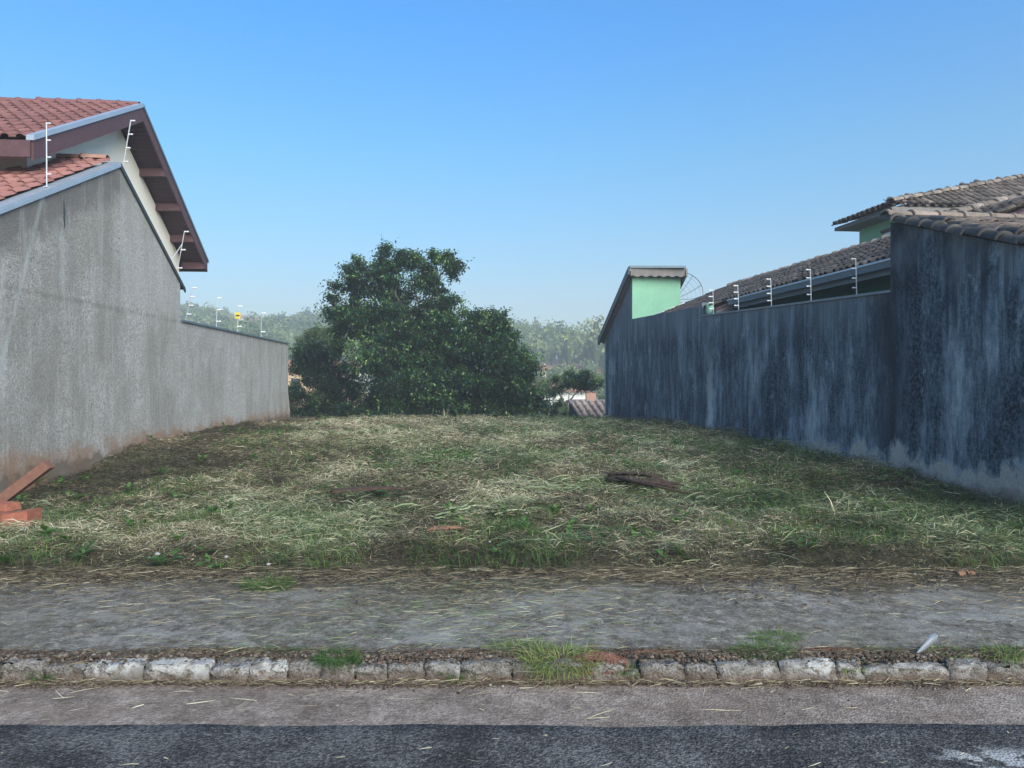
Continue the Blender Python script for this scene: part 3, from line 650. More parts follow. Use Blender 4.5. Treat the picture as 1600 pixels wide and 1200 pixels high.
def cap_mesh(mat, r, ln, lip=.03):
    vs = []; fs = []; n = 9; st = [(0, 1.22), (lip * 1.5, 1.22), (lip * 1.6, 1.04), (ln, .92)]
    for yy, s in st:
        for k in range(n): a = math.pi * k / (n - 1); vs.append((math.cos(a) * r * s, yy, math.sin(a) * r * s * .85))
    for k in range(n): a = math.pi * k / (n - 1); vs.append((math.cos(a) * r * 1.0, 0, math.sin(a) * r * .68))
    for j in range(3): fs += [(j * n + k, j * n + k + 1, (j + 1) * n + k + 1, (j + 1) * n + k) for k in range(n - 1)]
    fs += [(4 * n + k, 4 * n + k + 1, k + 1, k) for k in range(n - 1)]
    me = mesh_from(vs, fs, mat, True); return me
T_red = tile_mesh('roman', M['redtile'], .042, .225, .40); T_or = tile_mesh('roman', M['orangetile'], .042, .225, .40)
T_old = tile_mesh('barrel', M['oldtile'], .055, .215, .42)
C_red = cap_mesh(M['ridgered'], .095, .42); C_old = cap_mesh(M['capt'], .10, .40); C_moss = cap_mesh(M['moss'], .10, .36); C_redu = cap_mesh(M['redtile'], .10, .42)

# ------------------------------------------------------------------ left boundary wall
def wall_poly(fx, pts, t):
    """pts (Y, z) on the face; t thickness away from the lot (signed x)"""
    return MB().prism([(fx(Y), Y, z) for Y, z in pts], (t, 0, 0))
LWt = thing('boundary_wall', 'tall grey roughcast wall with a pointed gable top on the left side of the lot', 'wall', (WLX(14), 14, 0))
gab = [(7.6, -1), (28.0 - 1.3, -1), (26.7, 2.757), (16.3, 2.785), (16.3, 3.62), (13.35, 5.30), (7.6, 2.75)]
MB().prism([(WLX(Y), Y, z) for Y, z in gab], (-.18, 0, 0)).build('wall_panel', M['lw'], LWt)
# flared foot at the far end
b = MB(); e = 26.72
b.hexa([(WLX(e) - .18, e, -1), (WLX(e), e, -1), (WLX(e) + .02, e + .55, -1), (WLX(e) - .18, e + .55, -1)], [(WLX(e) - .18, e, 1.0), (WLX(e), e, 1.0), (WLX(e) + .0, e + .03, 1.0), (WLX(e) - .18, e + .03, 1.0)]).build('wall_foot', M['lw'], LWt)
# crack
cr = MB(); cY = 5.85 / (700 / 1202 - .072)
pts = [(cY + .01, 4.25), (cY + .03, 4.1), (cY + .02, 3.98), (cY + .03, 3.86), (cY, 3.78)]
cr.add([(WLX(Y) + .004, Y - w_, z) for (Y, z), w_ in zip(pts, (.004, .02, .02, .014, .003))] + [(WLX(Y) + .004, Y + w_, z) for (Y, z), w_ in zip(pts, (.004, .02, .02, .014, .003))], [(i, i + 1, i + 6, i + 5) for i in range(4)])
cr.build('crack', M['darkzinc'], LWt)
def slope_bar(fx, a, c, x0, x1, h0, h1):
    """metal strip following the wall top between (Y,z) a and c; spans x0..x1 from the face, z offsets h0..h1"""
    (Ya, za), (Yc, zc) = a, c
    return MB().hexa([(fx(Ya) + x0, Ya, za + h0), (fx(Ya) + x1, Ya, za + h0), (fx(Yc) + x1, Yc, zc + h0), (fx(Yc) + x0, Yc, zc + h0)],
                     [(fx(Ya) + x0, Ya, za + h1), (fx(Ya) + x1, Ya, za + h1), (fx(Yc) + x1, Yc, zc + h1), (fx(Yc) + x0, Yc, zc + h1)])
slope_bar(WLX, (7.58, 2.742), (13.36, 5.306), -.19, .035, .003, .03).build('flashing', M['zinc'], LWt)
slope_bar(WLX, (7.58, 2.742), (13.36, 5.306), .012, .04, -.055, .004).build('flashing_drip_edge', M['zinc'], LWt)
slope_bar(WLX, (13.37, 5.30), (16.55, 3.485), -.30, .03, .003, .035).build('dark_trim', M['darkzinc'], LWt)
slope_bar(WLX, (13.37, 5.30), (16.55, 3.485), .006, .034, -.06, .004).build('trim_drip_edge', M['darkzinc'], LWt)
slope_bar(WLX, (16.31, 2.785), (26.78, 2.757), -.22, .04, .003, .045).build('coping', M['gutter'], LWt)
MB().box(WLX(16.35) - .16, WLX(16.35) - .06, 16.33, 16.43, 3.22, 3.60).build('downpipe_end', M['darkzinc'], LWt)

# electric fence posts
def ins_mesh(): return MB().tube([(0, 0, 0), (.022, 0, 0), (.024, 0, 0), (.05, 0, 0), (.052, 0, 0), (.09, 0, 0)], [.016, .016, .011, .011, .017, .014], 8)
IM = None
def fence_post(label, base, top, side, n, group, cat='fence post', ins_scale=1.0, brace=None, sign=False):
    global IM
    t = thing('electric_fence_post', label, cat, base, group)
    b0, t0 = Vector(base), Vector(top)
    MB().tube([b0, t0], .009, 6).build('rod', M['rod'], t)
    MB().box(b0.x - .03, b0.x + .03, b0.y - .03, b0.y + .03, b0.z - .002, b0.z + .012).build('foot_plate', M['rod'], t)
    if IM is None:
        o_ = ins_mesh().build('insulator', M['white'], t); IM = o_.data; bpy.data.objects.remove(o_)
    d = t0 - b0
    for k in range(n):
        p = b0 + d * (1 - k * (.78 / max(1, n - 1)) if n > 1 else 1) if n > 1 else t0
        o = bpy.data.objects.new('insulator', IM); COL.objects.link(o); o.parent = t
        o.location = p - b0 - Vector((0, 0, .012)); o.rotation_euler = (0, 0, 0 if side > 0 else math.pi); o.scale = (ins_scale,) * 3
    if brace: MB().tube([b0 + d * .72, Vector(brace)], .009, 6).build('brace', M['rod'], t)
    if sign:
        c = b0 + d * .66
        s_o = MB().box(c.x - .075, c.x + .075, c.y - .02, c.y - .014, c.z - .11, c.z + .06).build('warning_sign', M['yellow'], t)
        MB().box(c.x - .05, c.x + .05, c.y - .0225, c.y - .0205, c.z - .045, c.z - .01).build('sign_mark', M['black'], s_o)
    return t
G1 = 'electric fence posts on the left wall'; G2 = 'electric fence posts on the right wall'
def lp(Y, z0, z1, dx, label, n=4, dy=0, **k):
    return fence_post(label, (WLX(Y) - .05, Y, z0), (WLX(Y) - .05 + dx, Y + dy, z1), 1, n, G1, ins_scale=Y / 13 * .8, **k)
lp(11.1, 4.335, 5.27, .0, 'electric fence post with four white insulators standing on the sloping flashing before the red roof')
lp(13.6, 5.22, 6.14, .16, 'leaning electric fence post in front of the cream gable wall', 4)
lp(16.2, 3.70, 4.68, .18, 'leaning electric fence post with a slanted brace near the lower end of the dark eave', 3, brace=(WLX(15.9) - .05, 15.9, 4.0))
lp(16.75, 2.83, 3.56, .16, 'electric fence post on the low wall right beside the gable step', 4)
lp(18.9, 2.83, 3.56, .03, 'slim electric fence post on the low wall left of the one with a yellow sign', 3)
lp(20.7, 2.83, 3.53, .03, 'electric fence post carrying a small yellow warning sign', 2, sign=True)
lp(23.2, 2.83, 3.55, .03, 'farthest electric fence post on the left low wall, against the hill', 2)

# ------------------------------------------------------------------ left house
HL = thing('cream_house', 'cream house with red clay roofs and a brown boarded gable overhang behind the left wall', 'house', (-9.5, 15, 0))
fo = lambda off: (lambda Y: WLX(Y) + off)
def LU(off, Y, z): return Vector((WLX(Y) + off, Y, z))      # along wall plane
def LP(d, Y, z):                                             # d metres left of the verge plane, following the perpendicular
    return Vector((WLX(Y) - .49 - d, Y - .072 * d, z))
ap, fr, bk = (15.5, 7.04), (11.5, 5.14), (19.5, 4.52)
# cream walls
cw = MB().prism([(WLX(Y) - 1.0, Y, z) for Y, z in [(12.3, 0), (19.0, 0), (19.0, 4.62), (15.5, 6.80), (12.3, 5.28)]], (-6.5, -.47, 0)).build('wall', M['cream'], HL)
# roof decks
dk = MB()
for (Ya, za), (Yc, zc) in ((fr, ap), (ap, bk)):
    dk.hexa([LP(0, Ya, za - .06), LP(7.5, Ya, za - .06), LP(7.5, Yc, zc - .06), LP(0, Yc, zc - .06)], [LP(0, Ya, za), LP(7.5, Ya, za), LP(7.5, Yc, zc), LP(0, Yc, zc)])
ur = dk.build('roof', M['brownwood'], HL)
U_L = Vector((-1, -.072, 0)).normalized(); sv = (LP(0, *ap) - LP(0, *fr)); 
Lslope = sv.length
roof_tiles(ur, T_red, LP(5.0, fr[0] - .05, fr[1] + .0), -U_L, sv, 4.95, Lslope + .1, .225, .345)
svb = LP(0, *ap) - LP(0, *bk)
roof_tiles(ur, T_red, LP(0.05, bk[0], bk[1]), U_L, svb, 4.9, svb.length, .225, .345, limit=0, stuffname='back_roof_tiles')
cap_row(ur, C_redu, LP(6.2, ap[0], ap[1] + .03), LP(-.0, ap[0], ap[1] + .03), .385)
# verge boards and flashing
def beam(name, mat, parent, A, B, w_, h_, drop=0):
    A = Vector(A) - Vector((0, 0, drop)); B = Vector(B) - Vector((0, 0, drop))
    X_ = Vector((w_, 0, 0)); H_ = Vector((0, 0, h_))
    return MB().hexa([A - H_, A - H_ + X_, B - H_ + X_, B - H_], [A, A + X_, B + X_, B]).build(name, mat, parent)
beam('verge_board', M['brownwood'], HL, LP(.0, fr[0], fr[1]), LP(.0, ap[0], ap[1]), .035, .30, -.0)
beam('verge_board', M['brownwood'], HL, LP(.0, ap[0] + .002, ap[1]), LP(.0, *bk), .035, .25, -.0)
fl = beam('verge_flashing', M['zinc'], HL, LP(.06, fr[0] - .03, fr[1] + .07), LP(.06, ap[0], ap[1] + .07), .12, .08)
beam('verge_flashing', M['gutter'], HL, LP(.06, ap[0] + .003, ap[1] + .06), LP(.06, bk[0] + .04, bk[1] + .05), .12, .06)
# eave fascia at the front
MB().hexa([LP(0.0, fr[0] - .04, fr[1] - .26), LP(7.5, fr[0] - .04, fr[1] - .26), LP(7.5, fr[0] - .005, fr[1] - .26), LP(0, fr[0] - .005, fr[1] - .26)],
          [LP(0.0, fr[0] - .04, fr[1] - .01), LP(7.5, fr[0] - .04, fr[1] - .01), LP(7.5, fr[0] - .005, fr[1] - .01), LP(0, fr[0] - .005, fr[1] - .01)]).build('eave_board', M['brownwood'], HL)
MB().hexa([LP(0.0, bk[0] + .005, bk[1] - .24), LP(7.5, bk[0] + .005, bk[1] - .24), LP(7.5, bk[0] + .04, bk[1] - .24), LP(0, bk[0] + .04, bk[1] - .24)],
          [LP(0.0, bk[0] + .005, bk[1] + .02), LP(7.5, bk[0] + .005, bk[1] + .02), LP(7.5, bk[0] + .04, bk[1] + .02), LP(0, bk[0] + .04, bk[1] + .02)]).build('eave_board', M['brownwood'], HL)
# soffit boards, across the overhang
def lerp2(a, c, t): return (a[0] + (c[0] - a[0]) * t, a[1] + (c[1] - a[1]) * t)
sf = MB(); n = 44
for k in range(n):
    for (a, c, dz) in ((ap, bk, .14), (ap, fr, .14)):
        p0 = lerp2(a, c, (k + .07) / n); p1 = lerp2(a, c, (k + .93) / n)
        q = lambda p, d, z_: LP(d, p[0], p[1] - dz + z_)
        sf.hexa([q(p0, 0, -.018), q(p0, .52, -.018), q(p1, .52, -.018), q(p1, 0, -.018)], [q(p0, 0, 0), q(p0, .52, 0), q(p1, .52, 0), q(p1, 0, 0)])
so_ = sf.build('soffit_boards', M['soffit'], HL); tag(so_, kind='stuff')
for t_ in (.30, .52, .74, .95):
    p = lerp2(ap, bk, t_)
    MB().box(WLX(p[0]) - 1.02, WLX(p[0]) - .46, p[0] - .05, p[0] + .05, p[1] - .33, p[1] - .165).build('purlin_end', M['brownwood'], HL)
for t_ in (.45, .9):
    p = lerp2(ap, fr, t_)
    MB().box(WLX(p[0]) - 1.02, WLX(p[0]) - .50, p[0] - .05, p[0] + .05, p[1] - .29, p[1] - .165).build('purlin_end', M['brownwood'], HL)
# lower roof, right behind the grey gable
lo_r = MB()
def LQ(d, Y, z): return Vector((WLX(Y) - .2 - d, Y - .072 * d, z))
lf, la, lb = (7.7, 2.82), (13.35, 5.33), (16.2, 3.72)
for (Ya, za), (Yc, zc) in ((lf, la), (la, lb)):
    dd = 6.0 if Ya < 10 else .78
    lo_r.hexa([LQ(0, Ya, za - .12), LQ(dd, Ya, za - .12), LQ(.78 if Yc > 12 else dd, Yc, zc - .12), LQ(0, Yc, zc - .12)], [LQ(0, Ya, za - .06), LQ(dd, Ya, za - .06), LQ(.78 if Yc > 12 else dd, Yc, zc - .06), LQ(0, Yc, zc - .06)])
lr = lo_r.build('lower_roof', M['brownwood'], HL)
sv2 = LQ(0, *la) - LQ(0, *lf)
roof_tiles(lr, T_or, LQ(4.9, lf[0], lf[1] + .01), -U_L, sv2, 4.98, sv2.length + .2, .225, .345, clip=lambda u, v: not (v > 4.6 and u < 4.9 - 1.0), limit=299)
cap_row(lr, C_red, LQ(.85, la[0], la[1] + .05), LQ(-.03, la[0], la[1] + .05), .44)
MB().hexa([(-13, 8.3, -.3), (-6.85, 8.75, -.3), (-6.95, 13, -.3), (-13, 13, -.3)], [(-13, 8.3, 2.9), (-6.85, 8.75, 2.9), (-6.95, 13, 2.9), (-13, 13, 2.9)]).build('front_wall', M['cream'], HL)

# ------------------------------------------------------------------ right side walls
RW1 = thing('side_wall', 'tall blue grey mould-streaked house wall under dark mossy verge tiles at the right edge', 'wall', (WRX(9), 9, 0))
MB().prism([(WRX(Y), Y, z) for Y, z in [(6.3, -1), (11.14, -1), (11.14, 3.84), (6.3, 2.34)]], (.2, 0, 0)).build('wall_panel', M['rw'], RW1)
RW2 = thing('boundary_wall', 'dark mould-stained boundary wall with a thin coping and fence posts along the right of the lot', 'wall', (WRX(18), 18, 0))
RX = lambda Y: WRX(Y) + .03
MB().prism([(RX(Y), Y, z) for Y, z in [(11.142, -1), (28.7, -1.6), (28.7, 3.0), (25.0, 4.88), (25.0, 3.50), (18.7, 3.34), (18.7, 3.08), (11.142, 2.83)]], (.16, 0, 0)).build('wall_panel', M['rw'], RW2)
slope_bar(RX, (11.143, 2.83), (18.69, 3.08), -.03, .19, .003, .04).build('coping', M['coping'], RW2)
# patch of fallen render
MB().box(RX(18.75) + .0, RX(18.75) + .2, 18.72, 18.86, 3.342, 3.42).build('pillar_top', M['rw'], RW2)
lump('paint_can', RX(18.45) + .09, 18.42, 3.24, .11, .11, .15, M['green'], 'mint green rounded lump standing on the right wall beside the roof tiles', 'pot', seed=4, sub=2, rough=.3)
for Y, z0, z1, lab in ((12.14, 2.90, 3.44, 'nearest electric fence post on the right coping, beside the tall dark wall'),
                       (13.56, 2.95, 3.47, 'electric fence post on the right coping, second from the tall dark wall'),
                       (15.1, 3.00, 3.50, 'electric fence post on the right coping, third from the tall dark wall'),
                       (16.67, 3.05, 3.56, 'electric fence post on the right coping at the end of the gutter'),
                       (18.1, 3.10, 3.62, 'farthest electric fence post on the right coping, beside the green lump')):
    fence_post(lab, (RX(Y) + .05, Y, z0 + .0), (RX(Y) + .03, Y, z1 + .04), -1, 4, G2, ins_scale=Y / 13 * .8)

# near right roof
UR = Vector((1, .1165, 0)).normalized(); NRp = Vector((-.1157, .9933, 0))
HN = thing('street_roof_house', 'house roof of old brown barrel tiles sloping towards the street at the right edge', 'house', (8, 9, 0))
O_ = Vector((WRX(6.1) - .02, 6.1, 3.92 - .31 * 5.04 - .05)); Vn = (NRp + Vector((0, 0, .31))).normalized()
bd = MB().hexa([O_ + UR * .1 - Vector((0, 0, .06)), O_ + UR * 6 - Vector((0, 0, .06)), O_ + UR * 6 + Vn * 5.25 - Vector((0, 0, .06)), O_ + UR * .1 + Vn * 5.25 - Vector((0, 0, .06))],
               [O_ + UR * .1, O_ + UR * 6, O_ + UR * 6 + Vn * 5.25, O_ + UR * .1 + Vn * 5.25]).build('roof', M['brownwood'], HN)
roof_tiles(bd, T_old, O_ + UR * .1, UR, Vn, 4.6, 5.25, .215, .36, jit=.012, limit=295)
cap_row(bd, C_moss, O_ + UR * .03 + Vector((0, 0, .0)), O_ + UR * .03 + Vn * 5.3, .30, jit=.02, name='verge_tile')
cap_row(bd, C_moss, O_ + UR * .22 + Vector((0, 0, .05)), O_ + UR * .22 + Vn * 5.2 + Vector((0, 0, .03)), .33, jit=.025, name='verge_tile')
rA = O_ + Vn * 5.3 + Vector((0, 0, .05))
cap_row(bd, C_old, rA + UR * -.1, rA + UR * 5.5, .40)
MB().hexa([(6.5, 6.6, -.3), (11, 7.1, -.3), (11, 11.5, -.3), (5.9, 11.0, -.3)], [(6.5, 6.6, 2.4), (11, 7.1, 2.4), (11, 11.5, 3.7), (5.9, 11.0, 3.7)]).build('wall', M['green'], HN)

# main right house
HR = thing('green_house', 'mint green house with weathered brown barrel tile roofs, a grey gutter and an upper storey', 'house', (9, 17, 0))
def RP(off, Y, z): return Vector((WRX(Y) + off, Y, z))
ez, es = 3.40, .41; zr = lambda off: ez + es * (off - .5)
dk = MB()
dk.hexa([RP(.5, 11.5, zr(.5) - .07), RP(3.2, 11.5, zr(3.2) - .07), RP(3.2, 18.1, zr(3.2) - .07), RP(.5, 18.1, zr(.5) - .07)], [RP(.5, 11.5, zr(.5) - .02), RP(3.2, 11.5, zr(3.2) - .02), RP(3.2, 18.1, zr(3.2) - .02), RP(.5, 18.1, zr(.5) - .02)])
dk.hexa([RP(.15, 18.1, zr(.15) - .07), RP(3.2, 18.1, zr(3.2) - .07), RP(3.2, 24.95, zr(3.2) - .07), RP(.15, 24.95, zr(.15) - .07)], [RP(.15, 18.1, zr(.15) - .02), RP(3.2, 18.1, zr(3.2) - .02), RP(3.2, 24.95, zr(3.2) - .02), RP(.15, 24.95, zr(.15) - .02)])
mr = dk.build('roof', M['brownwood'], HR)
Ual = Vector((-.1165, 1, 0)).normalized(); Vup = Vector((UR.x, UR.y, es)).normalized()
# tiles on the slope facing the lot; u runs from the far end towards the camera so that u x v points up
roof_tiles(mr, T_old, RP(.45, 24.95, zr(.45)), -Ual, Vup, 13.5, 2.93, .215, .36, jit=.012, limit=299)
roof_tiles(mr, T_old, RP(.10, 24.95, zr(.10)), -Ual, Vup, 6.8, .36, .215, .36, jit=.012, limit=0, stuffname='low_edge_tiles')
cap_row(mr, C_old, RP(3.2, 24.95, zr(3.2) + .05), RP(3.2, 12, zr(3.2) + .05), .40, jit=.014)
# gutter and fascia
b = MB(); b.hexa([RP(.34, 11.4, ez - .12), RP(.46, 11.4, ez - .12), RP(.46, 17.9, ez - .12), RP(.34, 17.9, ez - .12)], [RP(.32, 11.4, ez + .0), RP(.46, 11.4, ez + .0), RP(.46, 17.9, ez + .0), RP(.32, 17.9, ez + .0)]); b.build('gutter', M['gutter'], HR)
b = MB(); b.hexa([RP(.305, 11.4, ez - .02), RP(.34, 11.4, ez - .02), RP(.34, 17.9, ez - .02), RP(.305, 17.9, ez - .02)], [RP(.305, 11.4, ez + .012), RP(.34, 11.4, ez + .012), RP(.34, 17.9, ez + .012), RP(.305, 17.9, ez + .012)]); b.build('gutter_lip', M['zinc'], HR)
b = MB(); b.hexa([RP(.48, 11.4, ez - .20), RP(.51, 11.4, ez - .20), RP(.51, 17.9, ez - .20), RP(.48, 17.9, ez - .20)], [RP(.48, 11.4, ez - .03), RP(.51, 11.4, ez - .03), RP(.51, 17.9, ez - .03), RP(.48, 17.9, ez - .03)]); b.build('fascia', M['gutter'], HR)
b = MB(); b.hexa([RP(.15, 18.12, zr(.15) - .22), RP(1.3, 18.12, zr(1.3) - .22), RP(1.3, 18.2, zr(1.3) - .22), RP(.15, 18.2, zr(.15) - .22)], [RP(.15, 18.12, zr(.15) - .07), RP(1.3, 18.12, zr(1.3) - .07), RP(1.3, 18.2, zr(1.3) - .07), RP(.15, 18.2, zr(.15) - .07)]); b.build('verge_board', M['fibre'], HR)
b = MB(); b.hexa([RP(1.1, 11.5, -.3), RP(3.2, 11.5, -.3), RP(3.2, 24.9, -.3), RP(1.1, 24.9, -.3)], [RP(1.1, 11.5, 3.58), RP(3.2, 11.5, 3.58), RP(3.2, 24.9, 3.58), RP(1.1, 24.9, 3.58)]); b.build('wall', M['shadegreen'], HR)
# white flashing where the roof meets the tall outbuilding
beam('flashing', M['white'], HR, RP(.10, 24.90, zr(.10) + .13), RP(1.72, 24.97, zr(1.72) + .13), .03, .05).rotation_euler
# front slope behind the street roof
A0 = Vector((6.3, 11.4, 3.34)); Vf = (NRp + Vector((0, 0, .645))).normalized()
cf = math.sqrt(1 + .645 ** 2)
hipc = lambda u, v: (v / cf) < (u * .43 + .95) and v < 4.4
fr_pts = [A0, A0 + UR * 6.5, A0 + UR * 6.5 + Vf * 4.0, A0 + UR * 4.8 + Vf * 3.6, A0 + Vf * 1.15]
fd = MB().prism([p - Vector((0, 0, .02)) for p in fr_pts], (0, 0, -.05)).build('front_roof', M['brownwood'], HR)
roof_tiles(fd, T_old, A0, UR, Vf, 6.5, 4.3, .215, .36, clip=hipc, jit=.012, limit=290)
cap_row(fd, C_old, A0 + Vf * 1.15 + Vector((0, 0, .03)), A0 + UR * 4.9 + Vf * 3.65 + Vector((0, 0, .03)), .40, jit=.014)
# upper storey
US = HR
c0 = Vector((8.87, 18.0, 5.61)); pk = Vector((13.75, 20.9, 6.96)); 
fw = lambda Y: 8.87 + .55 - .1165 * (Y - 18)
MB().hexa([(fw(18.5), 18.5, 3.8), (fw(18.5) + 8, 19.43, 3.8), (fw(20.3) + 8, 21.2, 3.8), (fw(20.3), 20.3, 3.8)], [(fw(18.5), 18.5, 5.62), (fw(18.5) + 8, 19.43, 5.62), (fw(20.3) + 8, 21.2, 5.62), (fw(20.3), 20.3, 5.62)]).build('upper_wall', M['green'], US)
cf2 = math.sqrt(1 + .58 ** 2); Vf2 = (NRp + Vector((0, 0, .58))).normalized()
tip = Vector((8.58, 20.5, 5.61)); rr = pk + UR * 4.5; er = c0 + UR * 9.4
q = MB(); q.prism([p - Vector((0, 0, .03)) for p in (c0, er, rr, pk)], (0, 0, -.06)); q.prism([p - Vector((0, 0, .03)) for p in (c0, pk, tip)], (0, 0, -.06))
ud = q.build('upper_roof', M['fibre'], US)
def hip2(u, v):
    h = v / cf2; return h < 2.36 and u > h * (4.88 * .9933 + 2.9 * .1157) / 2.316 - .32
roof_tiles(ud, T_old, c0, UR, Vf2, 9.2, 2.32 * cf2 + .1, .215, .36, clip=hip2, jit=.012, limit=299)
cap_row(ud, C_old, c0 + Vector((-.05, -.03, .09)), pk + Vector((0, 0, .05)), .40, jit=.012)
cap_row(ud, C_old, pk + Vector((0, 0, .05)), rr + Vector((0, 0, .05)), .40, jit=.012)
# left edge tile ends and boards
sd2 = (tip - c0).normalized(); up2 = (pk - c0).normalized()
roof_tiles(ud, T_old, tip + Vector((-.06, 0, .0)), -sd2, Vector((1, .0, .277)), 2.45, .8, .215, .36, limit=40)
MB().hexa([tip + Vector((.0, .0, -.12)), tip + Vector((.04, 0, -.12)), c0 + Vector((.04, 0, -.12)), c0 + Vector((0, 0, -.12))], [tip + Vector((.0, .0, -.035)), tip + Vector((.04, 0, -.035)), c0 + Vector((.04, 0, -.035)), c0 + Vector((0, 0, -.035))]).build('upper_fascia', M['fibre'], US)
MB().hexa([c0 + Vector((.05, 0, -.13)), er + Vector((0, 0, -.13)), er + Vector((0, .04, -.13)), c0 + Vector((.05, .04, -.13))], [c0 + Vector((.05, 0, -.035)), er + Vector((0, 0, -.035)), er + Vector((0, .04, -.035)), c0 + Vector((.05, .04, -.035))]).build('upper_fascia', M['fibre'], US)
MB().hexa([c0 + Vector((.06, .05, -.118)), er + Vector((0, .05, -.118)), er + Vector((0, 2.5, -.118)), tip + Vector((.06, .0, -.118))], [c0 + Vector((.06, .05, -.10)), er + Vector((0, .05, -.10)), er + Vector((0, 2.5, -.10)), tip + Vector((.06, .0, -.10))]).build('upper_soffit', M['fibre'], US)
# window on the lot side of the upper storey
wy0, wy1 = 18.62, 19.12
wf = MB().hexa([(fw(wy0) - .05, wy0, 4.55), (fw(wy0) + .01, wy0, 4.55), (fw(wy1) + .01, wy1, 4.55), (fw(wy1) - .05, wy1, 4.55)], [(fw(wy0) - .05, wy0, 5.18), (fw(wy0) + .01, wy0, 5.18), (fw(wy1) + .01, wy1, 5.18), (fw(wy1) - .05, wy1, 5.18)]).build('window', M['white'], US)
MB().hexa([(fw(wy0) - .12, wy0 - .06, 5.19), (fw(wy0) + .01, wy0 - .06, 5.19), (fw(wy1) + .01, wy1 + .1, 5.19), (fw(wy1) - .12, wy1 + .1, 5.19)], [(fw(wy0) - .10, wy0 - .06, 5.26), (fw(wy0) + .01, wy0 - .06, 5.26), (fw(wy1) + .01, wy1 + .1, 5.26), (fw(wy1) - .10, wy1 + .1, 5.26)]).build('window_hood', M['moss'], wf)

# tall green outbuilding at the far right
TB = thing('green_outbuilding', 'narrow mint green outbuilding with sloping sheet roof beyond the far end of right wall', 'building', (4.7, 26.5, 0))
yb0, yb1 = 25.0, 28.7
MB().prism([(RX(yb0) + .012, yb0 - .04, 2.8), (5.5, yb0 + .14, 2.8), (5.5, yb0 + .14, 4.92), (RX(yb0) + .012, yb0 - .04, 4.92)], (0, .15, 0)).build('front_wall', M['green'], TB)
MB().prism([(5.5, 25.2, -.5), (5.2, 28.7, -.5), (5.2, 28.7, 3.0), (5.5, 25.2, 4.85)], (-.12, 0, 0)).build('side_wall', M['green'], TB)
MB().prism([(RX(28.7), 28.55, -1.5), (5.2, 28.7, -1.5), (5.2, 28.7, 2.98), (RX(28.7), 28.55, 2.98)], (0, .12, 0)).build('back_wall', M['green'], TB)
# corrugated roof sheet
nw = 60; vs = []; fs = []
for j, (Y0, z0) in enumerate(((24.78, 5.02), (29.0, 2.92))):
    for layer in (0, -.03):
        for i in range(nw + 1):
            t = i / nw; xx = (RX(Y0) - .12) * (1 - t) + (5.68 if j == 0 else 5.3) * t
            vs.append((xx, Y0 + .1 * t, z0 + .028 * math.sin(t * 2 * math.pi * 9) + layer))
n1 = nw + 1
for i in range(nw): fs += [(i, i + 1, 2 * n1 + i + 1, 2 * n1 + i), (n1 + i, 3 * n1 + i, 3 * n1 + i + 1, n1 + i + 1), (i, n1 + i, n1 + i + 1, i + 1)]
link('sheet_roof', mesh_from(vs, fs, M['fibre'], True), TB)
nw = 48; vs = []; fs = []
for i in range(nw + 1):
    t = i / nw; xx = (RX(24.75) - .10) * (1 - t) + 5.66 * t; yy = 24.74 + .1 * t
    vs += [(xx, yy, 5.12), (xx, yy, 4.86 + .022 * math.sin(t * 2 * math.pi * 6.5)), (xx, yy + .03, 4.86 + .022 * math.sin(t * 2 * math.pi * 6.5)), (xx, yy + .03, 5.12)]
for i in range(nw):
    a = i * 4; b_ = a + 4
    fs += [(a, a + 1, b_ + 1, b_), (a + 1, a + 2, b_ + 2, b_ + 1), (a + 2, a + 3, b_ + 3, b_ + 2), (a + 3, a, b_, b_ + 3)]
link('fascia_sheet', mesh_from(vs, fs, M['fibre']), TB)
beam('ridge_flashing', M['gutter'], TB, (RX(24.7) - .14, 24.70, 5.19), (RX(24.7) - .14, 24.92, 5.19), 1.80, .07)
beam('verge_board', M['darkzinc'], TB, (RX(24.72) - .19, 24.72, 5.17), (RX(29.0) - .19, 29.02, 3.08), .06, .26)
beam('verge_board', M['fibre'], TB, (5.60, 24.78, 5.10), (5.3, 29.02, 3.05), .04, .22)

# mesh satellite dish behind it
DS = thing('satellite_dish', 'large mesh satellite dish rising behind the green outbuilding', 'dish', (5.75, 27, 3.0))
dc = Vector((5.80, 27.4, 4.40)); ax = Vector((-.25, -.85, .45)).normalized(); s1 = ax.orthogonal().normalized(); s2 = ax.cross(s1); Rd = .98
def dpt(r, a): return dc + (s1 * math.cos(a) + s2 * math.sin(a)) * r * Rd + ax * (.28 * r * r)
MB().tube([dpt(1, 2 * math.pi * k / 40) for k in range(41)], .014, 6, False).build('rim', M['wire'], DS)
for k in range(12): MB().tube([dpt(.06 + .94 * j / 6, 2 * math.pi * k / 12) for j in range(7)], .009, 5).build('rib', M['wire'], DS)
hb = MB()
for rr_ in (.15, .3, .45, .6, .75, .9): hb.tube([dpt(rr_, 2 * math.pi * k / 32) for k in range(33)], .0035, 4, False)
hb.build('mesh_rings', M['wire'], DS)
MB().tube([(5.80, 27.5, 1.5), dc - ax * .05], .04, 8).build('mast', M['wire'], DS)
MB().tube([dc, dc + ax * .75], .012, 6).build('feed_arm', M['wire'], DS)
tb = MB(); tb.box(5.2, 6.4, 27.1, 28.2, -1.5, 3.0); tb.build('mounting_block', M['fibre'], DS)

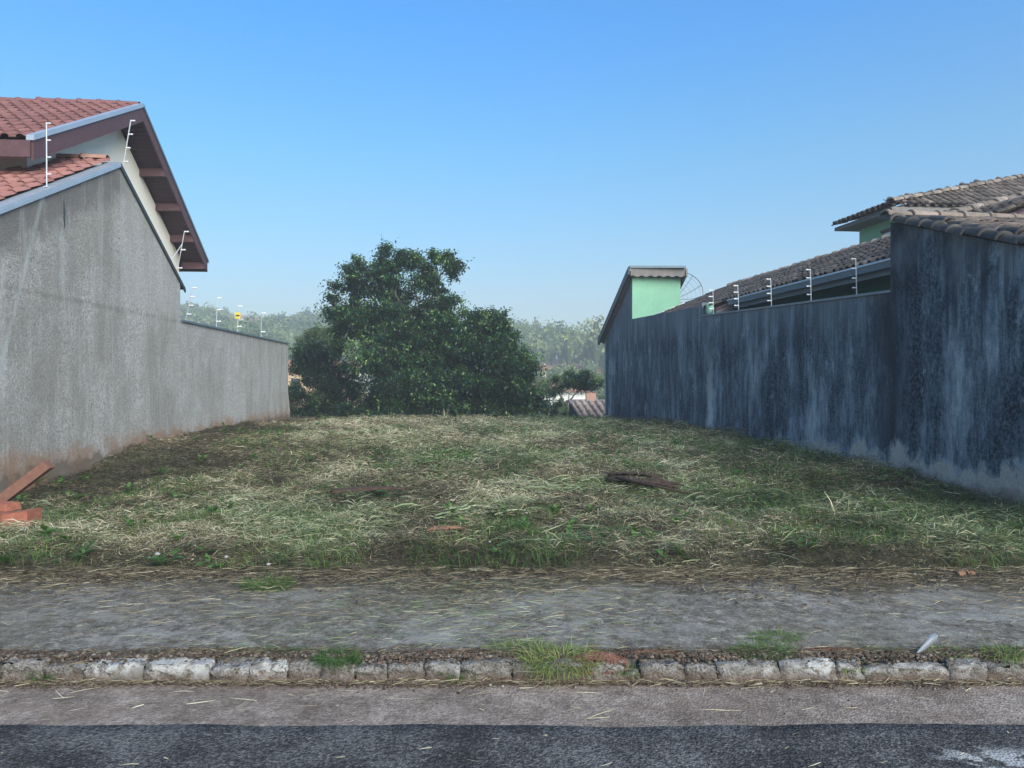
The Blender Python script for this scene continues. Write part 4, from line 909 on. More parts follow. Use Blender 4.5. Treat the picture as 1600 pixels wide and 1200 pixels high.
# ------------------------------------------------------------------ small shed with barrel tiles beyond the lot
SH = thing('tiled_shed', 'low shed beyond the lot with a pale barrel tile roof and a stub chimney', 'shed', (4, 34, -3))
T_shed = tile_mesh('barrel', m_tile('shed_barrel_tile', (.25, .19, .16), (.38, .30, .26), (.50, .42, .37), .45, (.10, .08, .08)), .085, .30, .46)
sO = Vector((3.28, 30.6, -.85)); sU = Vector((1, .12, 0)).normalized(); sV = Vector((-.36, 1, .62)).normalized()
sd_ = MB().prism([sO, sO + sU * 4.2, sO + sU * 4.2 + sV * 3.0, sO + sV * 3.0], (0, 0, -.07)).build('roof', M['fibre'], SH)
roof_tiles(sd_, T_shed, sO + Vector((0, 0, .01)), sU, sV, 4.2, 3.0, .30, .38, limit=299)
top = sO + sV * 3.0
MB().prism([sO + Vector((.05, .1, -.08)), top + Vector((.05, 0, -.08)), top + Vector((.05, 0, -4)), sO + Vector((.05, .1, -3))], (.15, .02, 0)).build('gable_wall', M['darkzinc'], SH)
MB().box(sO.x + .1, sO.x + 4, sO.y + .15, sO.y + .3, -4, sO.z - .08).build('wall', M['fibre'], SH)
ch = top + sU * .80 + Vector((0, -.1, 0))
chm = MB().box(ch.x, ch.x + .42, ch.y, ch.y + .4, ch.z - .4, ch.z + .30).build('chimney', M['wall_pink'], SH)
MB().box(ch.x - .03, ch.x + .16, ch.y - .03, ch.y + .43, ch.z + .302, ch.z + .36).build('chimney_cap', M['fibre'], chm)
MB().box(ch.x + .26, ch.x + .45, ch.y - .03, ch.y + .43, ch.z + .302, ch.z + .36).build('chimney_cap', M['fibre'], chm)

# ------------------------------------------------------------------ leaves
def leaf_quads(P, D, Nn, L, W):
    """quads: base, side, tip, side"""
    S = np.cross(D, Nn); S /= np.linalg.norm(S, axis=1, keepdims=True) + 1e-9
    mid = P + D * (L * .45)[:, None]; n = len(P)
    V = np.stack([P, mid + S * (W / 2)[:, None] + Nn * (W * .12)[:, None], P + D * L[:, None] - Nn * (L * .1)[:, None], mid - S * (W / 2)[:, None] + Nn * (W * .12)[:, None]], 1).reshape(-1, 3)
    return V, np.arange(n * 4).reshape(-1, 4)
def unit(a): return a / (np.linalg.norm(a, axis=1, keepdims=True) + 1e-9)
def twigs(blobs, per, leaves, tl, ll, lw, seed, shell=.55, upb=.35):
    """blobs: list (cx,cy,cz,rx,ry,rz,weight). returns V,F,tint, twig segments"""
    r = np.random.default_rng(seed); Vs = []; Ts = []; segs = []
    sub_ = []
    for (cx, cy, cz, rx, ry, rz_, wt) in blobs:
        m = max(3, int(round(9 * (wt ** .6) * 2)))
        dd_ = unit(r.normal(size=(m, 3))) * (r.uniform(.35, .86, m) ** .5)[:, None]; dd_[:, 1] = dd_[:, 1] * .8 - .2
        for q in dd_:
            sz = r.uniform(.20, .42); k_ = np.array([rx, ry, rz_])
            c_ = np.array([cx, cy, cz]) + q * k_ * .86
            mn = (rx * ry * rz_) ** (1 / 3) * sz
            sub_.append((c_[0], c_[1], c_[2], mn * r.uniform(.9, 1.5), mn * r.uniform(.8, 1.2), mn * r.uniform(.6, 1.0), wt / m * r.uniform(.6, 1.4), r.normal(.0, .20)))
        if wt > .7: sub_.append((cx, cy + .3, cz, rx * .62, ry * .5, rz_ * .62, wt * .22, -.28))  # dark core leaves: shade inside the crown put into the tint
    for bi, (cx, cy, cz, rx, ry, rz_, wt, tb0) in enumerate(sub_):
        n = max(4, int(per * wt)); d = unit(r.normal(size=(n, 3))); rad = shell + (1 - shell) * r.random(n) ** .6
        # break the ellipsoid into lumps
        lump_ = 1 + .16 * np.sin(d[:, 0] * 5 + bi) * np.cos(d[:, 2] * 6 + bi * 2) + .12 * np.sin(d[:, 1] * 9 + d[:, 2] * 7 + bi)
        c = np.array([cx, cy, cz]) + d * np.array([rx, ry, rz_]) * (rad * lump_)[:, None]
        td = unit(d * .8 + r.normal(size=(n, 3)) * .55 + np.array([0, 0, upb])); L = tl * r.uniform(.5, 1.2, n) * np.where(r.random(n) < .07, 1.9, 1)
        p0 = c - td * L[:, None] * .5; tb_ = tb0 + r.normal(0, .10, n) + .10 * (d[:, 2] > .2) - .12 * (d[:, 2] < -.3)  # light and shade put into the tint: clump tops lighter, undersides darker
        segs.append((p0, c + td * L[:, None] * .4))
        for k in range(leaves):
            t = (k + r.random(n) * .5) / leaves; pos = p0 + td * (L * t)[:, None] + np.array([0, 0, -1]) * ((L * t * t) * .18)[:, None]
            a = k * 2.4 + r.normal(0, .5, n); e1 = unit(np.cross(td, np.array([0, 0, 1.0]) + 0 * td)); e2 = np.cross(td, e1)
            out = e1 * np.cos(a)[:, None] + e2 * np.sin(a)[:, None]
            D = unit(td * .45 + out * .9 + np.array([0, 0, -.18])); Nn = unit(np.array([0, 0, 1.0]) + r.normal(size=(n, 3)) * .55)
            l = ll * r.uniform(.65, 1.25, n); V, F = leaf_quads(pos, D, Nn, l, l * lw)
            Vs.append(V); Ts.append(np.repeat(.36 + tb_ + r.normal(0, .15, n) + .14 * (k >= leaves - 2), 4))  # twig tips tinted lighter, as if lit
    V = np.concatenate(Vs); return V, np.arange(len(V)).reshape(-1, 4), np.clip(np.concatenate(Ts), 0, 1), segs
def px(x, y, Y): return ((x - 800) / 1202 * Y, Y, 1.6 + (590 - y) / 1202 * Y)
def blob(x, y, Y, rx, rz_, w_=1, ry=None):
    c = px(x, y, Y); s = Y / 1202; return (*c, rx * s, (ry if ry else min(rx, rz_)) * s, rz_ * s, w_)
def limb(b, p, q, r0, r1, seed, n=7, wob=.12):
    r = random.Random(seed); p, q = Vector(p), Vector(q); pts = []
    for i in range(n + 1):
        t = i / n; k = math.sin(t * math.pi) * wob * (q - p).length
        pts.append(p.lerp(q, t) + Vector((r.uniform(-1, 1), r.uniform(-1, 1), r.uniform(-.3, 1))) * k * .5)
    b.tube(pts, [r0 + (r1 - r0) * i / n for i in range(n + 1)], 6); return pts
def make_tree(name, label, cat, base, blobs, per, leaves, tl, ll, lw, mat, seed, limbs, bark, twigr=.006, upb=.35, shell=.55, ntw=400):
    t = thing(name, label, cat, base)
    V, F, T, segs = twigs(blobs, per, leaves, tl, ll, lw, seed, shell, upb)
    np_mesh('crown', V, F, mat, T, t)
    b = MB()
    for i, (p, q, r0, r1) in enumerate(limbs):
        pts = limb(b, p, q, r0, r1, seed + i)
        for j in range(3):
            s_ = pts[3 + j]; rr = random.Random(seed * 7 + i * 5 + j)
            limb(b, s_, s_ + Vector((rr.uniform(-1, 1), rr.uniform(-.6, .6), rr.uniform(.1, 1))).normalized() * rr.uniform(.5, 1.1), r1 * .9, .01, seed + i * 9 + j, 4)
    b.build('trunk', bark, t, True)
    tw = MB(); rr = random.Random(seed); allp = np.concatenate([s_[0] for s_ in segs]); allq = np.concatenate([s_[1] for s_ in segs])
    for i in rr.sample(range(len(allp)), min(ntw, len(allp))): tw.tube([allp[i], allq[i]], [twigr, twigr * .4], 3, False)
    tg = tw.build('twigs', bark, t); tag(tg, kind='stuff')
    return t
Yt = 30.0
W3 = lambda x, y, Y=Yt: px(x, y, Y)
# tall tree
bl = [blob(640, 600, Yt, 95, 62, 2.4, 60), blob(600, 545, Yt, 72, 52, 1.6), blob(675, 540, Yt + .4, 70, 50, 1.6), blob(560, 500, Yt, 46, 32, .9), blob(545, 450, Yt, 30, 34, .38), blob(556, 423, Yt, 20, 22, .22), blob(522, 475, Yt - .1, 18, 26, .16), blob(590, 440, Yt, 24, 40, .5), blob(612, 412, Yt, 20, 30, .34), blob(600, 395, Yt + .1, 9, 14, .08), blob(640, 405, Yt, 28, 16, .36), blob(664, 430, Yt, 24, 22, .25), blob(640, 455, Yt + .3, 50, 38, .62), blob(686, 402, Yt - .2, 26, 8, .24), blob(708, 420, Yt - .2, 13, 17, .22), blob(690, 470, Yt, 30, 22, .26), blob(700, 500, Yt, 38, 26, .6), blob(620, 500, Yt, 60, 36, 1.1), blob(585, 640, Yt - .3, 60, 30, .9), blob(680, 640, Yt - .3, 80, 34, 1.3), blob(528, 530, Yt + .1, 28, 22, .3)]
trunk0 = (W3(650, 690)[0], Yt, -2.6)
lm = [(trunk0, W3(655, 560), .22, .12), (W3(655, 570), W3(672, 470), .11, .05), (W3(672, 475), W3(706, 405), .045, .02), (W3(655, 560), W3(610, 430), .09, .03), (W3(650, 570), W3(560, 440), .07, .02), (W3(655, 540), W3(700, 490), .05, .02), (W3(660, 500), W3(640, 400), .045, .015)]
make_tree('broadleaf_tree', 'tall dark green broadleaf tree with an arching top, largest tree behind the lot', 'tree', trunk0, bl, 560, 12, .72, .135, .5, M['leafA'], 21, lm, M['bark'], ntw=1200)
# rounded tree on the right
Y2 = 29.6
bl = [blob(770, 575, Y2, 62, 62, 2.0, 55), blob(760, 520, Y2, 46, 36, .9), blob(745, 498, Y2, 20, 18, .2), blob(775, 500, Y2, 26, 18, .3), blob(790, 530, Y2, 22, 28, .4), blob(805, 590, Y2, 40, 48, 1.2), blob(822, 630, Y2, 30, 32, .8), blob(740, 620, Y2 - .3, 60, 42, 1.3), blob(720, 550, Y2, 36, 40, .8), blob(790, 645, Y2 - .3, 55, 26, .9)]
t0 = (W3(765, 690, Y2)[0], Y2, -2.5)
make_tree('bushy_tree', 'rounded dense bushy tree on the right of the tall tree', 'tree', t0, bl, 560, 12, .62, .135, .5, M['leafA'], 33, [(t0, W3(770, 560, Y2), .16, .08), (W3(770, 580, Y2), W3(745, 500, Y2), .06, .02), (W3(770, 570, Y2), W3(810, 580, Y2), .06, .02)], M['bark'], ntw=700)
# dark shrub against the left wall end
Y3 = 31.5
bl = [blob(490, 560, Y3, 36, 28, .8, 30), blob(505, 600, Y3, 42, 40, .75, 30), blob(465, 625, Y3, 24, 40, .36, 20), blob(520, 640, Y3, 50, 30, .9, 30), blob(545, 595, Y3, 22, 45, .5, 20), blob(475, 580, Y3, 20, 26, .22)]
t0 = (W3(500, 690, Y3)[0], Y3, -2.8)
make_tree('dark_shrub', 'dark loose shrub between the end of the grey wall and the tall tree', 'shrub', t0, bl, 1050, 10, .50, .125, .45, M['leafB'], 44, [(t0, W3(500, 570, Y3), .09, .04), (W3(500, 620, Y3), W3(465, 580, Y3), .04, .015), (W3(500, 610, Y3), W3(540, 560, Y3), .04, .015)], M['bark'], ntw=350)
# small pale-leaved tree behind the shrub
Y4 = 44
bl = [blob(500, 525, Y4, 34, 16, .7), blob(520, 540, Y4, 22, 22, .6), blob(478, 538, Y4, 20, 12, .3)]
t0 = (W3(505, 690, Y4)[0], Y4, -5)
make_tree('pale_tree', 'pale green feathery tree rising behind the dark shrub', 'tree', t0, bl, 500, 10, .8, .15, .4, M['leafC'], 55, [(t0, W3(505, 540, Y4), .12, .04)], M['palebark'], ntw=100)
# thin tree beside the shed
Y5 = 33.5
bl = [blob(903, 594, Y5, 26, 13, .5), blob(925, 600, Y5 + .3, 18, 18, .36), blob(878, 597, Y5, 20, 12, .26), blob(912, 586, Y5 + .3, 16, 8, .16), blob(866, 622, Y5, 16, 22, .16), blob(893, 585, Y5 + .2, 14, 8, .1), blob(935, 632, Y5 + 3, 12, 18, .2), blob(857, 645, Y5 - .3, 18, 14, .25), blob(878, 650, Y5 - .3, 14, 10, .1)]
t0 = (W3(874, 690, Y5)[0], Y5, -2.8)
make_tree('thin_tree', 'thin small tree with open branches beside the tiled shed', 'tree', t0, bl, 480, 9, .42, .11, .5, M['leafB'], 66, [(t0, W3(886, 625, Y5), .07, .04), (W3(886, 630, Y5), W3(915, 600, Y5), .04, .015), (W3(884, 635, Y5), W3(868, 605, Y5), .035, .012), (W3(874, 660, Y5), W3(862, 620, Y5), .03, .012)], M['bark'], ntw=260)
# lighter scrub in the valley between trees and shed
Y6 = 50
bl = [blob(860, 605, Y6, 30, 14, .7), blob(900, 592, Y6 + 6, 26, 12, .6), blob(925, 590, Y6 + 8, 20, 14, .5), blob(880, 650, Y6 - 6, 34, 16, .6)]
t0 = (W3(890, 690, Y6)[0], Y6, -5)
make_tree('light_shrub', 'light yellow green shrub in the valley behind the thin tree', 'shrub', t0, bl, 600, 8, .7, .16, .5, M['leafC'], 77, [(t0, W3(890, 610, Y6), .1, .04)], M['palebark'], ntw=80)

# ------------------------------------------------------------------ far wood on the hillsides
def crowns(name, label, cand, seed, q=.34, per=210, conif=False):
    r = np.random.default_rng(seed); Vs = []; Ts = []
    for (x, y, h, w_) in cand:
        z0 = float(terrain_h(x, y)); n = int(per * (w_ / 3.2) ** 1.3)
        d = unit(r.normal(size=(n, 3))); d[:, 2] = np.where(d[:, 2] < -.3, -d[:, 2], d[:, 2])
        ph = r.uniform(0, 9); lum = 1 + .25 * np.sin(d[:, 0] * 4 + ph) * np.cos(d[:, 2] * 5 + ph) + .1 * np.sin(d[:, 1] * 8 + ph)
        cc = np.array([x, y, z0 + h * .62]); rz_ = h * .42
        P = cc + d * np.array([w_, w_, rz_]) * (lum * r.uniform(.75, 1.03, n))[:, None]
        D = unit(r.normal(size=(n, 3)) + np.array([0, 0, -.3])); Nn = unit(d + r.normal(size=(n, 3)) * .7)
        L = q * 2.1 * r.uniform(.6, 1.5, n) * (w_ / 3.2) ** .3
        V, F = leaf_quads(P, D, Nn, L, L * .8); Vs.append(V)
        Ts.append(np.repeat(np.clip(.40 + r.normal(0, .16) + r.normal(0, .10, n), 0, 1), 4))
        # trunk, then a dark inner core: crown shade put into the colour
        m = 10; a = np.linspace(0, 2 * np.pi, m, endpoint=False)
        for (za, ra, zb, rb) in ((-.0, .06, .30, .09), (.30, .09, .62, .55), (.62, .55, .97, .1)):
            for k in range(m):
                k2 = (k + 1) % m
                Vs.append(np.array([[x + np.cos(a[k]) * w_ * ra, y + np.sin(a[k]) * w_ * ra, z0 + h * za], [x + np.cos(a[k2]) * w_ * ra, y + np.sin(a[k2]) * w_ * ra, z0 + h * za], [x + np.cos(a[k2]) * w_ * rb, y + np.sin(a[k2]) * w_ * rb, z0 + h * zb], [x + np.cos(a[k]) * w_ * rb, y + np.sin(a[k]) * w_ * rb, z0 + h * zb]])); Ts.append(np.full(4, .12))
    V = np.concatenate(Vs); T = np.concatenate(Ts)
    o = np_mesh(name, V, np.arange(len(V)).reshape(-1, 4), M['leafFar'], T); tag(o, label, 'wood', kind='stuff'); return o
r = np.random.default_rng(5); candL = []; candR = []
houses_far = [(368, 500, 285, 9, 3.6, 'wall_white', 'cream house half hidden among trees on top of the left hill'),
              (398, 505, 280, 10, 3.0, 'wall_pink', 'salmon walled house beside the cream one on top of the left hill')]
taken = []
for k in range(9000):
    brg = r.uniform(-33, 17); d = r.uniform(150, 335)
    x, y = d * math.sin(R(brg)), d * math.cos(R(brg)); sp = 5.6 if brg < -3 else 4.4
    if any((x - a) ** 2 + (y - b_) ** 2 < sp * sp for a, b_ in taken): continue
    if -21 < brg < -17.5 and 262 < d < 292: continue
    if d < 175 and fbm(x, y, .03, 3) > .52: continue
    taken.append((x, y))
    if brg < -3: candL.append((x, y, r.uniform(6, 10.5), r.uniform(2.6, 4.4)))
    else: candR.append((x, y, r.uniform(8, 12.5), r.uniform(2.0, 3.3)))
crowns('left_hill_wood', 'hazy wood of round crowned trees covering the far left hill', candL, 1)
crowns('right_hill_wood', 'hazy dense wood of taller trees covering the far right hill', candR, 2)
# rows of gardens nearer in the valley
cv = []
for k in range(160):
    brg = r.uniform(-30, 16); d = r.uniform(70, 150); x, y = d * math.sin(R(brg)), d * math.cos(R(brg)); cv.append((x, y, r.uniform(2.6, 4.6), r.uniform(1.4, 2.6)))
crowns('valley_scrub', 'bushes and small trees scattered through the valley below the lot', cv, 3, .28, 190)

def far_house(x, d, zt, wd, dp, ht, wm, label, roofh=1.3, rz=0.0, win=3):
    X_ = (x - 800) / 1202 * d; z1 = zt; z0 = float(terrain_h(X_, d)) - 1
    t = thing('far_house', label, 'house', (X_, d, z0), 'houses across the valley')
    MB().box(X_ - wd / 2, X_ + wd / 2, d, d + dp, z0, z1).build('wall', M[wm], t)
    e = .5
    MB().add([(X_ - wd / 2 - e, d - e, z1 + .01), (X_ + wd / 2 + e, d - e, z1 + .01), (X_ + wd / 2 + e, d + dp + e, z1 + .01), (X_ - wd / 2 - e, d + dp + e, z1 + .01), (X_ - wd / 2 + 1, d + dp / 2, z1 + roofh), (X_ + wd / 2 - 1, d + dp / 2, z1 + roofh)],
             [(0, 1, 5, 4), (2, 3, 4, 5), (1, 2, 5), (3, 0, 4), (3, 2, 1, 0)]).build('roof', M['roof_far'], t)
    for k in range(win):
        wx = X_ - wd / 2 + wd * (k + .5) / win
        f = MB().box(wx - .5, wx + .5, d - .05, d + .02, z1 - 1.9, z1 - .8).build('window', M['glass'], t)
        MB().box(wx - .6, wx + .6, d - .07, d - .002, z1 - 2.0, z1 - 1.9).build('sill', M['wall_white'], f)
    return t
far_house(366, 272, 22.6, 7, 6, 3, 'wall_white', 'cream walled house half hidden among trees on top of the left hill', 1.2)
far_house(398, 270, 21.6, 8, 6, 3, 'wall_pink', 'salmon walled house beside the cream one on top of the left hill', 1.0)
far_house(872, 74, .25, 5.5, 7, 3, 'wall_white', 'bright white house in the valley glimpsed behind the thin tree', 1.0, win=2)
far_house(862, 152, 3.0, 9, 7, 3, 'wall_tan', 'tan house below the right hill, just right of the bushy tree', 1.1)
far_house(905, 160, 3.4, 9, 7, 3, 'wall_pink', 'salmon house below the right hill near the dark wall end', 1.1)
far_house(462, 85, 2.3, 9, 7, 3, 'wall_tan', 'yellowish house in the valley seen through the dark shrub by the wall end', 1.3)
far_house(520, 110, 2.7, 8, 7, 3, 'wall_white', 'white house in the valley seen through the dark shrub left of the tall tree', 1.3)
far_house(500, 70, -.6, 7, 7, 3, 'wall_pink', 'low salmon house in the valley behind the foot of the dark shrub', 1.0)
MB().tube([px(851, 600, 140), px(851, 568, 140)], .14, 6).build('utility_pole', M['wall_tan']); o = bpy.data.objects['utility_pole']; tag(o, 'pale utility pole standing before the tan house below the right hill', 'pole')

# ------------------------------------------------------------------ things on the lot
BK = thing('hollow_brick', 'broken orange hollow clay block at the bottom of the left wall', 'brick', (-5.05, 7.6, 0))
MB().hexa([(-5.55, 7.75, -.05), (-4.99, 7.50, -.05), (-4.99, 7.68, -.05), (-5.55, 7.93, -.05)], [(-5.55, 7.75, .25), (-4.99, 7.50, .26), (-4.99, 7.68, .26), (-5.55, 7.93, .25)]).build('long_face', M['brick'], BK)
MB().hexa([(-4.985, 7.50, -.05), (-4.81, 7.62, -.03), (-4.81, 7.86, -.03), (-4.985, 7.70, -.05)], [(-4.985, 7.50, .26), (-4.81, 7.62, .275), (-4.81, 7.86, .275), (-4.985, 7.70, .26)]).build('end_face', M['brick'], BK)
bk2 = MB().hexa([(-5.5, 7.75, .262), (-5.04, 7.66, .262), (-5.0, 7.84, .262), (-5.5, 7.95, .262)], [(-5.5, 7.77, .34), (-5.06, 7.69, .335), (-5.02, 7.83, .335), (-5.5, 7.95, .34)]).build('clay_slab', M['brick']); tag(bk2, 'brown clay slab lying on top of the orange hollow block', 'brick')
a_, c_ = Vector((-5.40, 7.95, .26)), Vector((-4.92, 8.12, .68)); dd = (c_ - a_).normalized(); nn = Vector((-dd.z, 0, dd.x)).normalized(); yy = Vector((0, .10, 0))
pk_ = MB().hexa([a_ - nn * .05, c_ - nn * .05, c_ - nn * .05 + yy, a_ - nn * .05 + yy], [a_ + nn * .05, c_ + nn * .05, c_ + nn * .05 + yy, a_ + nn * .05 + yy]).build('wooden_plank', M['plank']); tag(pk_, 'short red brown plank leaning up behind the orange block', 'plank')
lump('plastic_bag', -5.06, 7.42, .05, .12, .12, .10, M['black'], 'crumpled black plastic bag in front of the orange block', 'bag', seed=12, rough=.6)

# dead palm sheath
DP = thing('palm_sheath', 'dead brown palm leaf sheath lying on the right half of the lot', 'palm leaf', (1.8, 10, .3))
def sheath(cx, cy, L_, w_, hd, mat, name, parent, seed, h=.05):
    rr = random.Random(seed); vs = []; fs = []; n = 14; m = 6
    z_ = float(lot_h(cx, cy)) + .10
    for i in range(n + 1):
        t = i / n; ww = w_ * (math.sin(math.pi * min(1, t * .8 + .2)) ** .7) * (1 - .5 * t) + .01
        for j in range(m + 1):
            s_ = j / m - .5; jag = rr.uniform(-.02, .02) * (1 if i == n or j in (0, m) else .25)
            lx = (t - .5) * L_ + jag; ly = s_ * ww * 2 + jag; lz = (.25 - s_ * s_) * ww * 1.5 + h * math.sin(t * 3) + rr.uniform(-.01, .01)
            vs.append((cx + lx * math.cos(hd) - ly * math.sin(hd), cy + lx * math.sin(hd) + ly * math.cos(hd), z_ + lz))
    for i in range(n):
        for j in range(m): fs.append((i * (m + 1) + j, i * (m + 1) + j + 1, (i + 1) * (m + 1) + j + 1, (i + 1) * (m + 1) + j))
    o = link(name, mesh_from(vs, fs, mat, True), parent); md = o.modifiers.new('t', 'SOLIDIFY'); md.thickness = .008; return o
for k_ in range(7):
    t_k = k_ / 6
    sheath(1.62 + .10 * t_k + random.uniform(-.05, .12), 10.42 - .55 * t_k, random.uniform(.65, 1.15), random.uniform(.035, .065), -.50 - .30 * t_k, M['deadpalm'], 'split_strip', DP, 40 + k_, random.uniform(.01, .05))
st_ = MB(); z_ = float(lot_h(2.1, 9.4)) + .09; st_.tube([(1.35, 10.0, z_ + .08), (1.7, 9.6, z_ + .05), (2.05, 9.3, z_), (2.3, 9.2, z_ - .02)], [.02, .016, .012, .008], 6); st_.build('stalk', M['deadpalm'], DP, True)
o = sheath(-.62, 7.15, .34, .045, .1, M['deadleaf'], 'dry_leaf', None, 8, .02); tag(o, 'curled rust brown leaf near the front middle of the lot', 'leaf')
o = sheath(3.55, 6.0, .16, .035, .1, M['deadleaf'], 'dry_leaf', None, 9, .01); tag(o, 'small tan leaf on the litter at the front right', 'leaf')
# brown dead grass heap left of the middle
o = sheath(-1.75, 9.4, .9, .10, .35, M['deadpalm'], 'palm_strip', None, 14, .02); tag(o, 'flat reddish brown dead palm strip half buried left of the middle', 'palm leaf')
# dry standing weeds
def weed(cx, cy, H, n, label, seed, lean=.3, mat='straw', name='dry_weed'):
    rr = np.random.default_rng(seed); z_ = float(lot_h(cx, cy)) if cy > 5.9 else 0
    P = np.stack([cx + rr.normal(0, .05, n), cy + rr.normal(0, .05, n), np.full(n, z_)], 1)
    o = blades(name, P, rr.uniform(0, 6.28, n), rr.uniform(.5, 1, n) * H, rr.uniform(.006, .012, n), rr.uniform(.9, 1.5, n), rr.normal(-1.1 * lean, .5, n), rr.uniform(.55, 1, n), M[mat]); tag(o, label, 'weed'); return o
weed(3.42, 8.1, .50, 7, 'tall bent dry weed standing in front of the foot of the right wall', 3, 1.1)
weed(4.35, 7.6, .30, 22, 'dry weed stump with spreading straws at the right front of the lot', 5, 1.4)
weed(2.75, 6.9, .22, 9, 'thin pale dry weed upright in the litter at the front right', 6, .8)
weed(-2.3, 26.5, .55, 14, 'dry weeds standing at the back edge below the tall tree', 7)
weed(-1.1, 26.6, .40, 10, 'short dry weeds at the back edge right of the trunk shade', 8)

# low broad-leaved weeds coming up through the straw: little rosettes of oval leaves
def weeds():
    r = np.random.default_rng(77); n = 420; x, y = lot_sample(n, 6.3, 24, 1.3); ok = fbm(x, y, .9, 301, 3) > .47; x, y = x[ok], y[ok]; Vs = []; Ts = []
    for cx, cy in zip(x, y):
        k = int(r.integers(6, 16)); a = r.uniform(0, 6.28, k); z = float(lot_h(cx, cy)) + .03
        el = r.uniform(.1, .9, k); D = np.stack([np.cos(a) * np.cos(el), np.sin(a) * np.cos(el), np.sin(el)], 1)
        Nn = np.stack([-np.cos(a) * np.sin(el), -np.sin(a) * np.sin(el), np.cos(el)], 1)
        S = np.cross(D, Nn); L = r.uniform(.04, .12, k)[:, None]; Wd = L * .28
        P = np.array([cx, cy, z]) + D * r.uniform(0, .05, k)[:, None] + np.array([0, 0, 1]) * r.uniform(0, .06, k)[:, None]
        for i0, i1, w0, w1 in ((0, .45, .25, 1), (.45, 1, 1, .1)):
            drop = lambda t: Nn * (-.25 * t * t) * L
            Vs.append(np.stack([P + D * L * i0 - S * Wd * w0 + drop(i0), P + D * L * i0 + S * Wd * w0 + drop(i0), P + D * L * i1 + S * Wd * w1 + drop(i1), P + D * L * i1 - S * Wd * w1 + drop(i1)], 1).reshape(-1, 3))
            Ts.append(np.repeat(r.uniform(.0, .55) + r.normal(0, .1, k), 4))
    V = np.concatenate(Vs); o = np_mesh('broadleaf_weeds', V, np.arange(len(V)).reshape(-1, 4), M['grass'], np.clip(np.concatenate(Ts), 0, 1))
    tag(o, 'low broad leaved green weeds scattered through the cut straw', 'weeds', kind='stuff')
weeds()

# green tufts
def tuft(cx, cy, rad, H, n, label, seed, base=None, t0=.1, t1=.7, ysq=.6, drop=0, group=None):
    rr = np.random.default_rng(seed); a = rr.uniform(0, 6.28, n); q_ = np.sqrt(rr.random(n)) * rad
    x = cx + np.cos(a) * q_; y = cy + np.sin(a) * q_ * ysq; z = lot_h(x, y) if base is None else np.full(n, base) - drop * np.clip(cy - y, 0, 1)
    P = np.stack([x, y, z], 1)
    o = blades('grass_tuft', P, a + rr.normal(0, .8, n), rr.uniform(.5, 1.1, n) * H, rr.uniform(.0025, .0055, n) * (max(cy, 4.5) / 6), rr.uniform(.3, 1.3, n), rr.normal(-1.3, .6, n), rr.uniform(t0, t1, n), M['grass']); tag(o, label, 'grass tuft', group); return o
tuft(-1.86, 5.84, .17, .15, 520, 'bright green grass tuft alone at the back of the pavement, left of the middle', 1, .0)
tuft(.27, 4.34, .21, .13, 1000, 'big straw yellow and green tuft hanging over the kerb in the middle', 2, .0, .62, 1.0, .6, .5)
tuft(.05, 4.50, .20, .08, 500, 'yellow green grass behind the kerb, left of the big straw tuft', 3, .0, .3, 1.0)
tuft(-.98, 4.34, .12, .10, 520, 'dark green tuft spilling over the kerb left of the middle', 4, .0, .05, .5, .8)
tuft(-1.45, 4.46, .36, .05, 900, 'low mat of green grass along the top of the kerb on the left', 5, .0, .1, .6, .14)
tuft(1.45, 4.45, .20, .09, 650, 'green tuft on the kerb right of the middle, beside the white worn stone', 6, .0, .1, .6, .5)
tuft(1.62, 4.72, .16, .07, 260, 'weed with pale green leaves on the pavement edge above the right kerb tuft', 7, .0, .2, .8)
tuft(1.90, 4.30, .06, .09, 120, 'small yellow green tuft before the low kerb stone on the right', 8, -.04, .5, 1.0)
tuft(2.14, 4.46, .17, .045, 300, 'thin green grass along the kerb before the plastic strip', 9, .0, .1, .5, .3)
tuft(2.50, 4.44, .13, .07, 260, 'straw coloured tuft right of the pale plastic strip', 10, .0, .6, 1.0)
tuft(2.82, 4.40, .10, .12, 300, 'yellow green tuft at the kerb on the right edge', 11, .0, .3, 1.0)
tuft(-.30, 4.29, .10, .08, 150, 'sparse green tuft at the foot of the kerb left of the big straw tuft', 12, -.07, .1, .6)
tuft(-2.62, 4.27, .05, .12, 60, 'thin green weed climbing the kerb at the far left', 13, -.08, .1, .5)
tuft(.64, 4.31, .06, .08, 160, 'greyish small tuft between two kerb stones right of the earth slump', 14, -.06, .4, .9)
tuft(-1.15, 8.75, .24, .16, 420, 'dark green leafy tuft left of the long pale cut leaves', 15, None, .0, .35)
tuft(2.0, 11.6, .35, .22, 600, 'round green tuft behind the dead palm sheath', 16, None, .05, .5)
tuft(-1.1, 12.8, .40, .22, 700, 'soft green tuft in the middle of the lot towards the back', 17, None, .05, .6)
tuft(.45, 8.3, .10, .18, 90, 'upright bright green sprout before the palm sheath', 18, None, .3, .7)
tuft(-.05, 7.5, .28, .16, 500, 'bright green tuft near the front middle of the lot', 19, None, .2, .7)
tuft(-3.4, 8.2, .5, .16, 1500, 'wide green tuft in the front left of the lot beyond the block', 20, None, .1, .7)
tuft(-2.4, 8.0, .35, .15, 800, 'green tuft left of the middle at the front of the lot', 21, None, .1, .8)
tuft(-4.4, 8.3, .35, .13, 900, 'low green tuft just right of the orange block', 22, None, .1, .8)
tuft(2.9, 7.4, .4, .12, 800, 'yellow green tuft near the right front of the lot', 23, None, .3, .9)
tuft(1.0, 7.6, .3, .14, 500, 'green tuft below the small sprout in the front of the lot', 24, None, .2, .7)

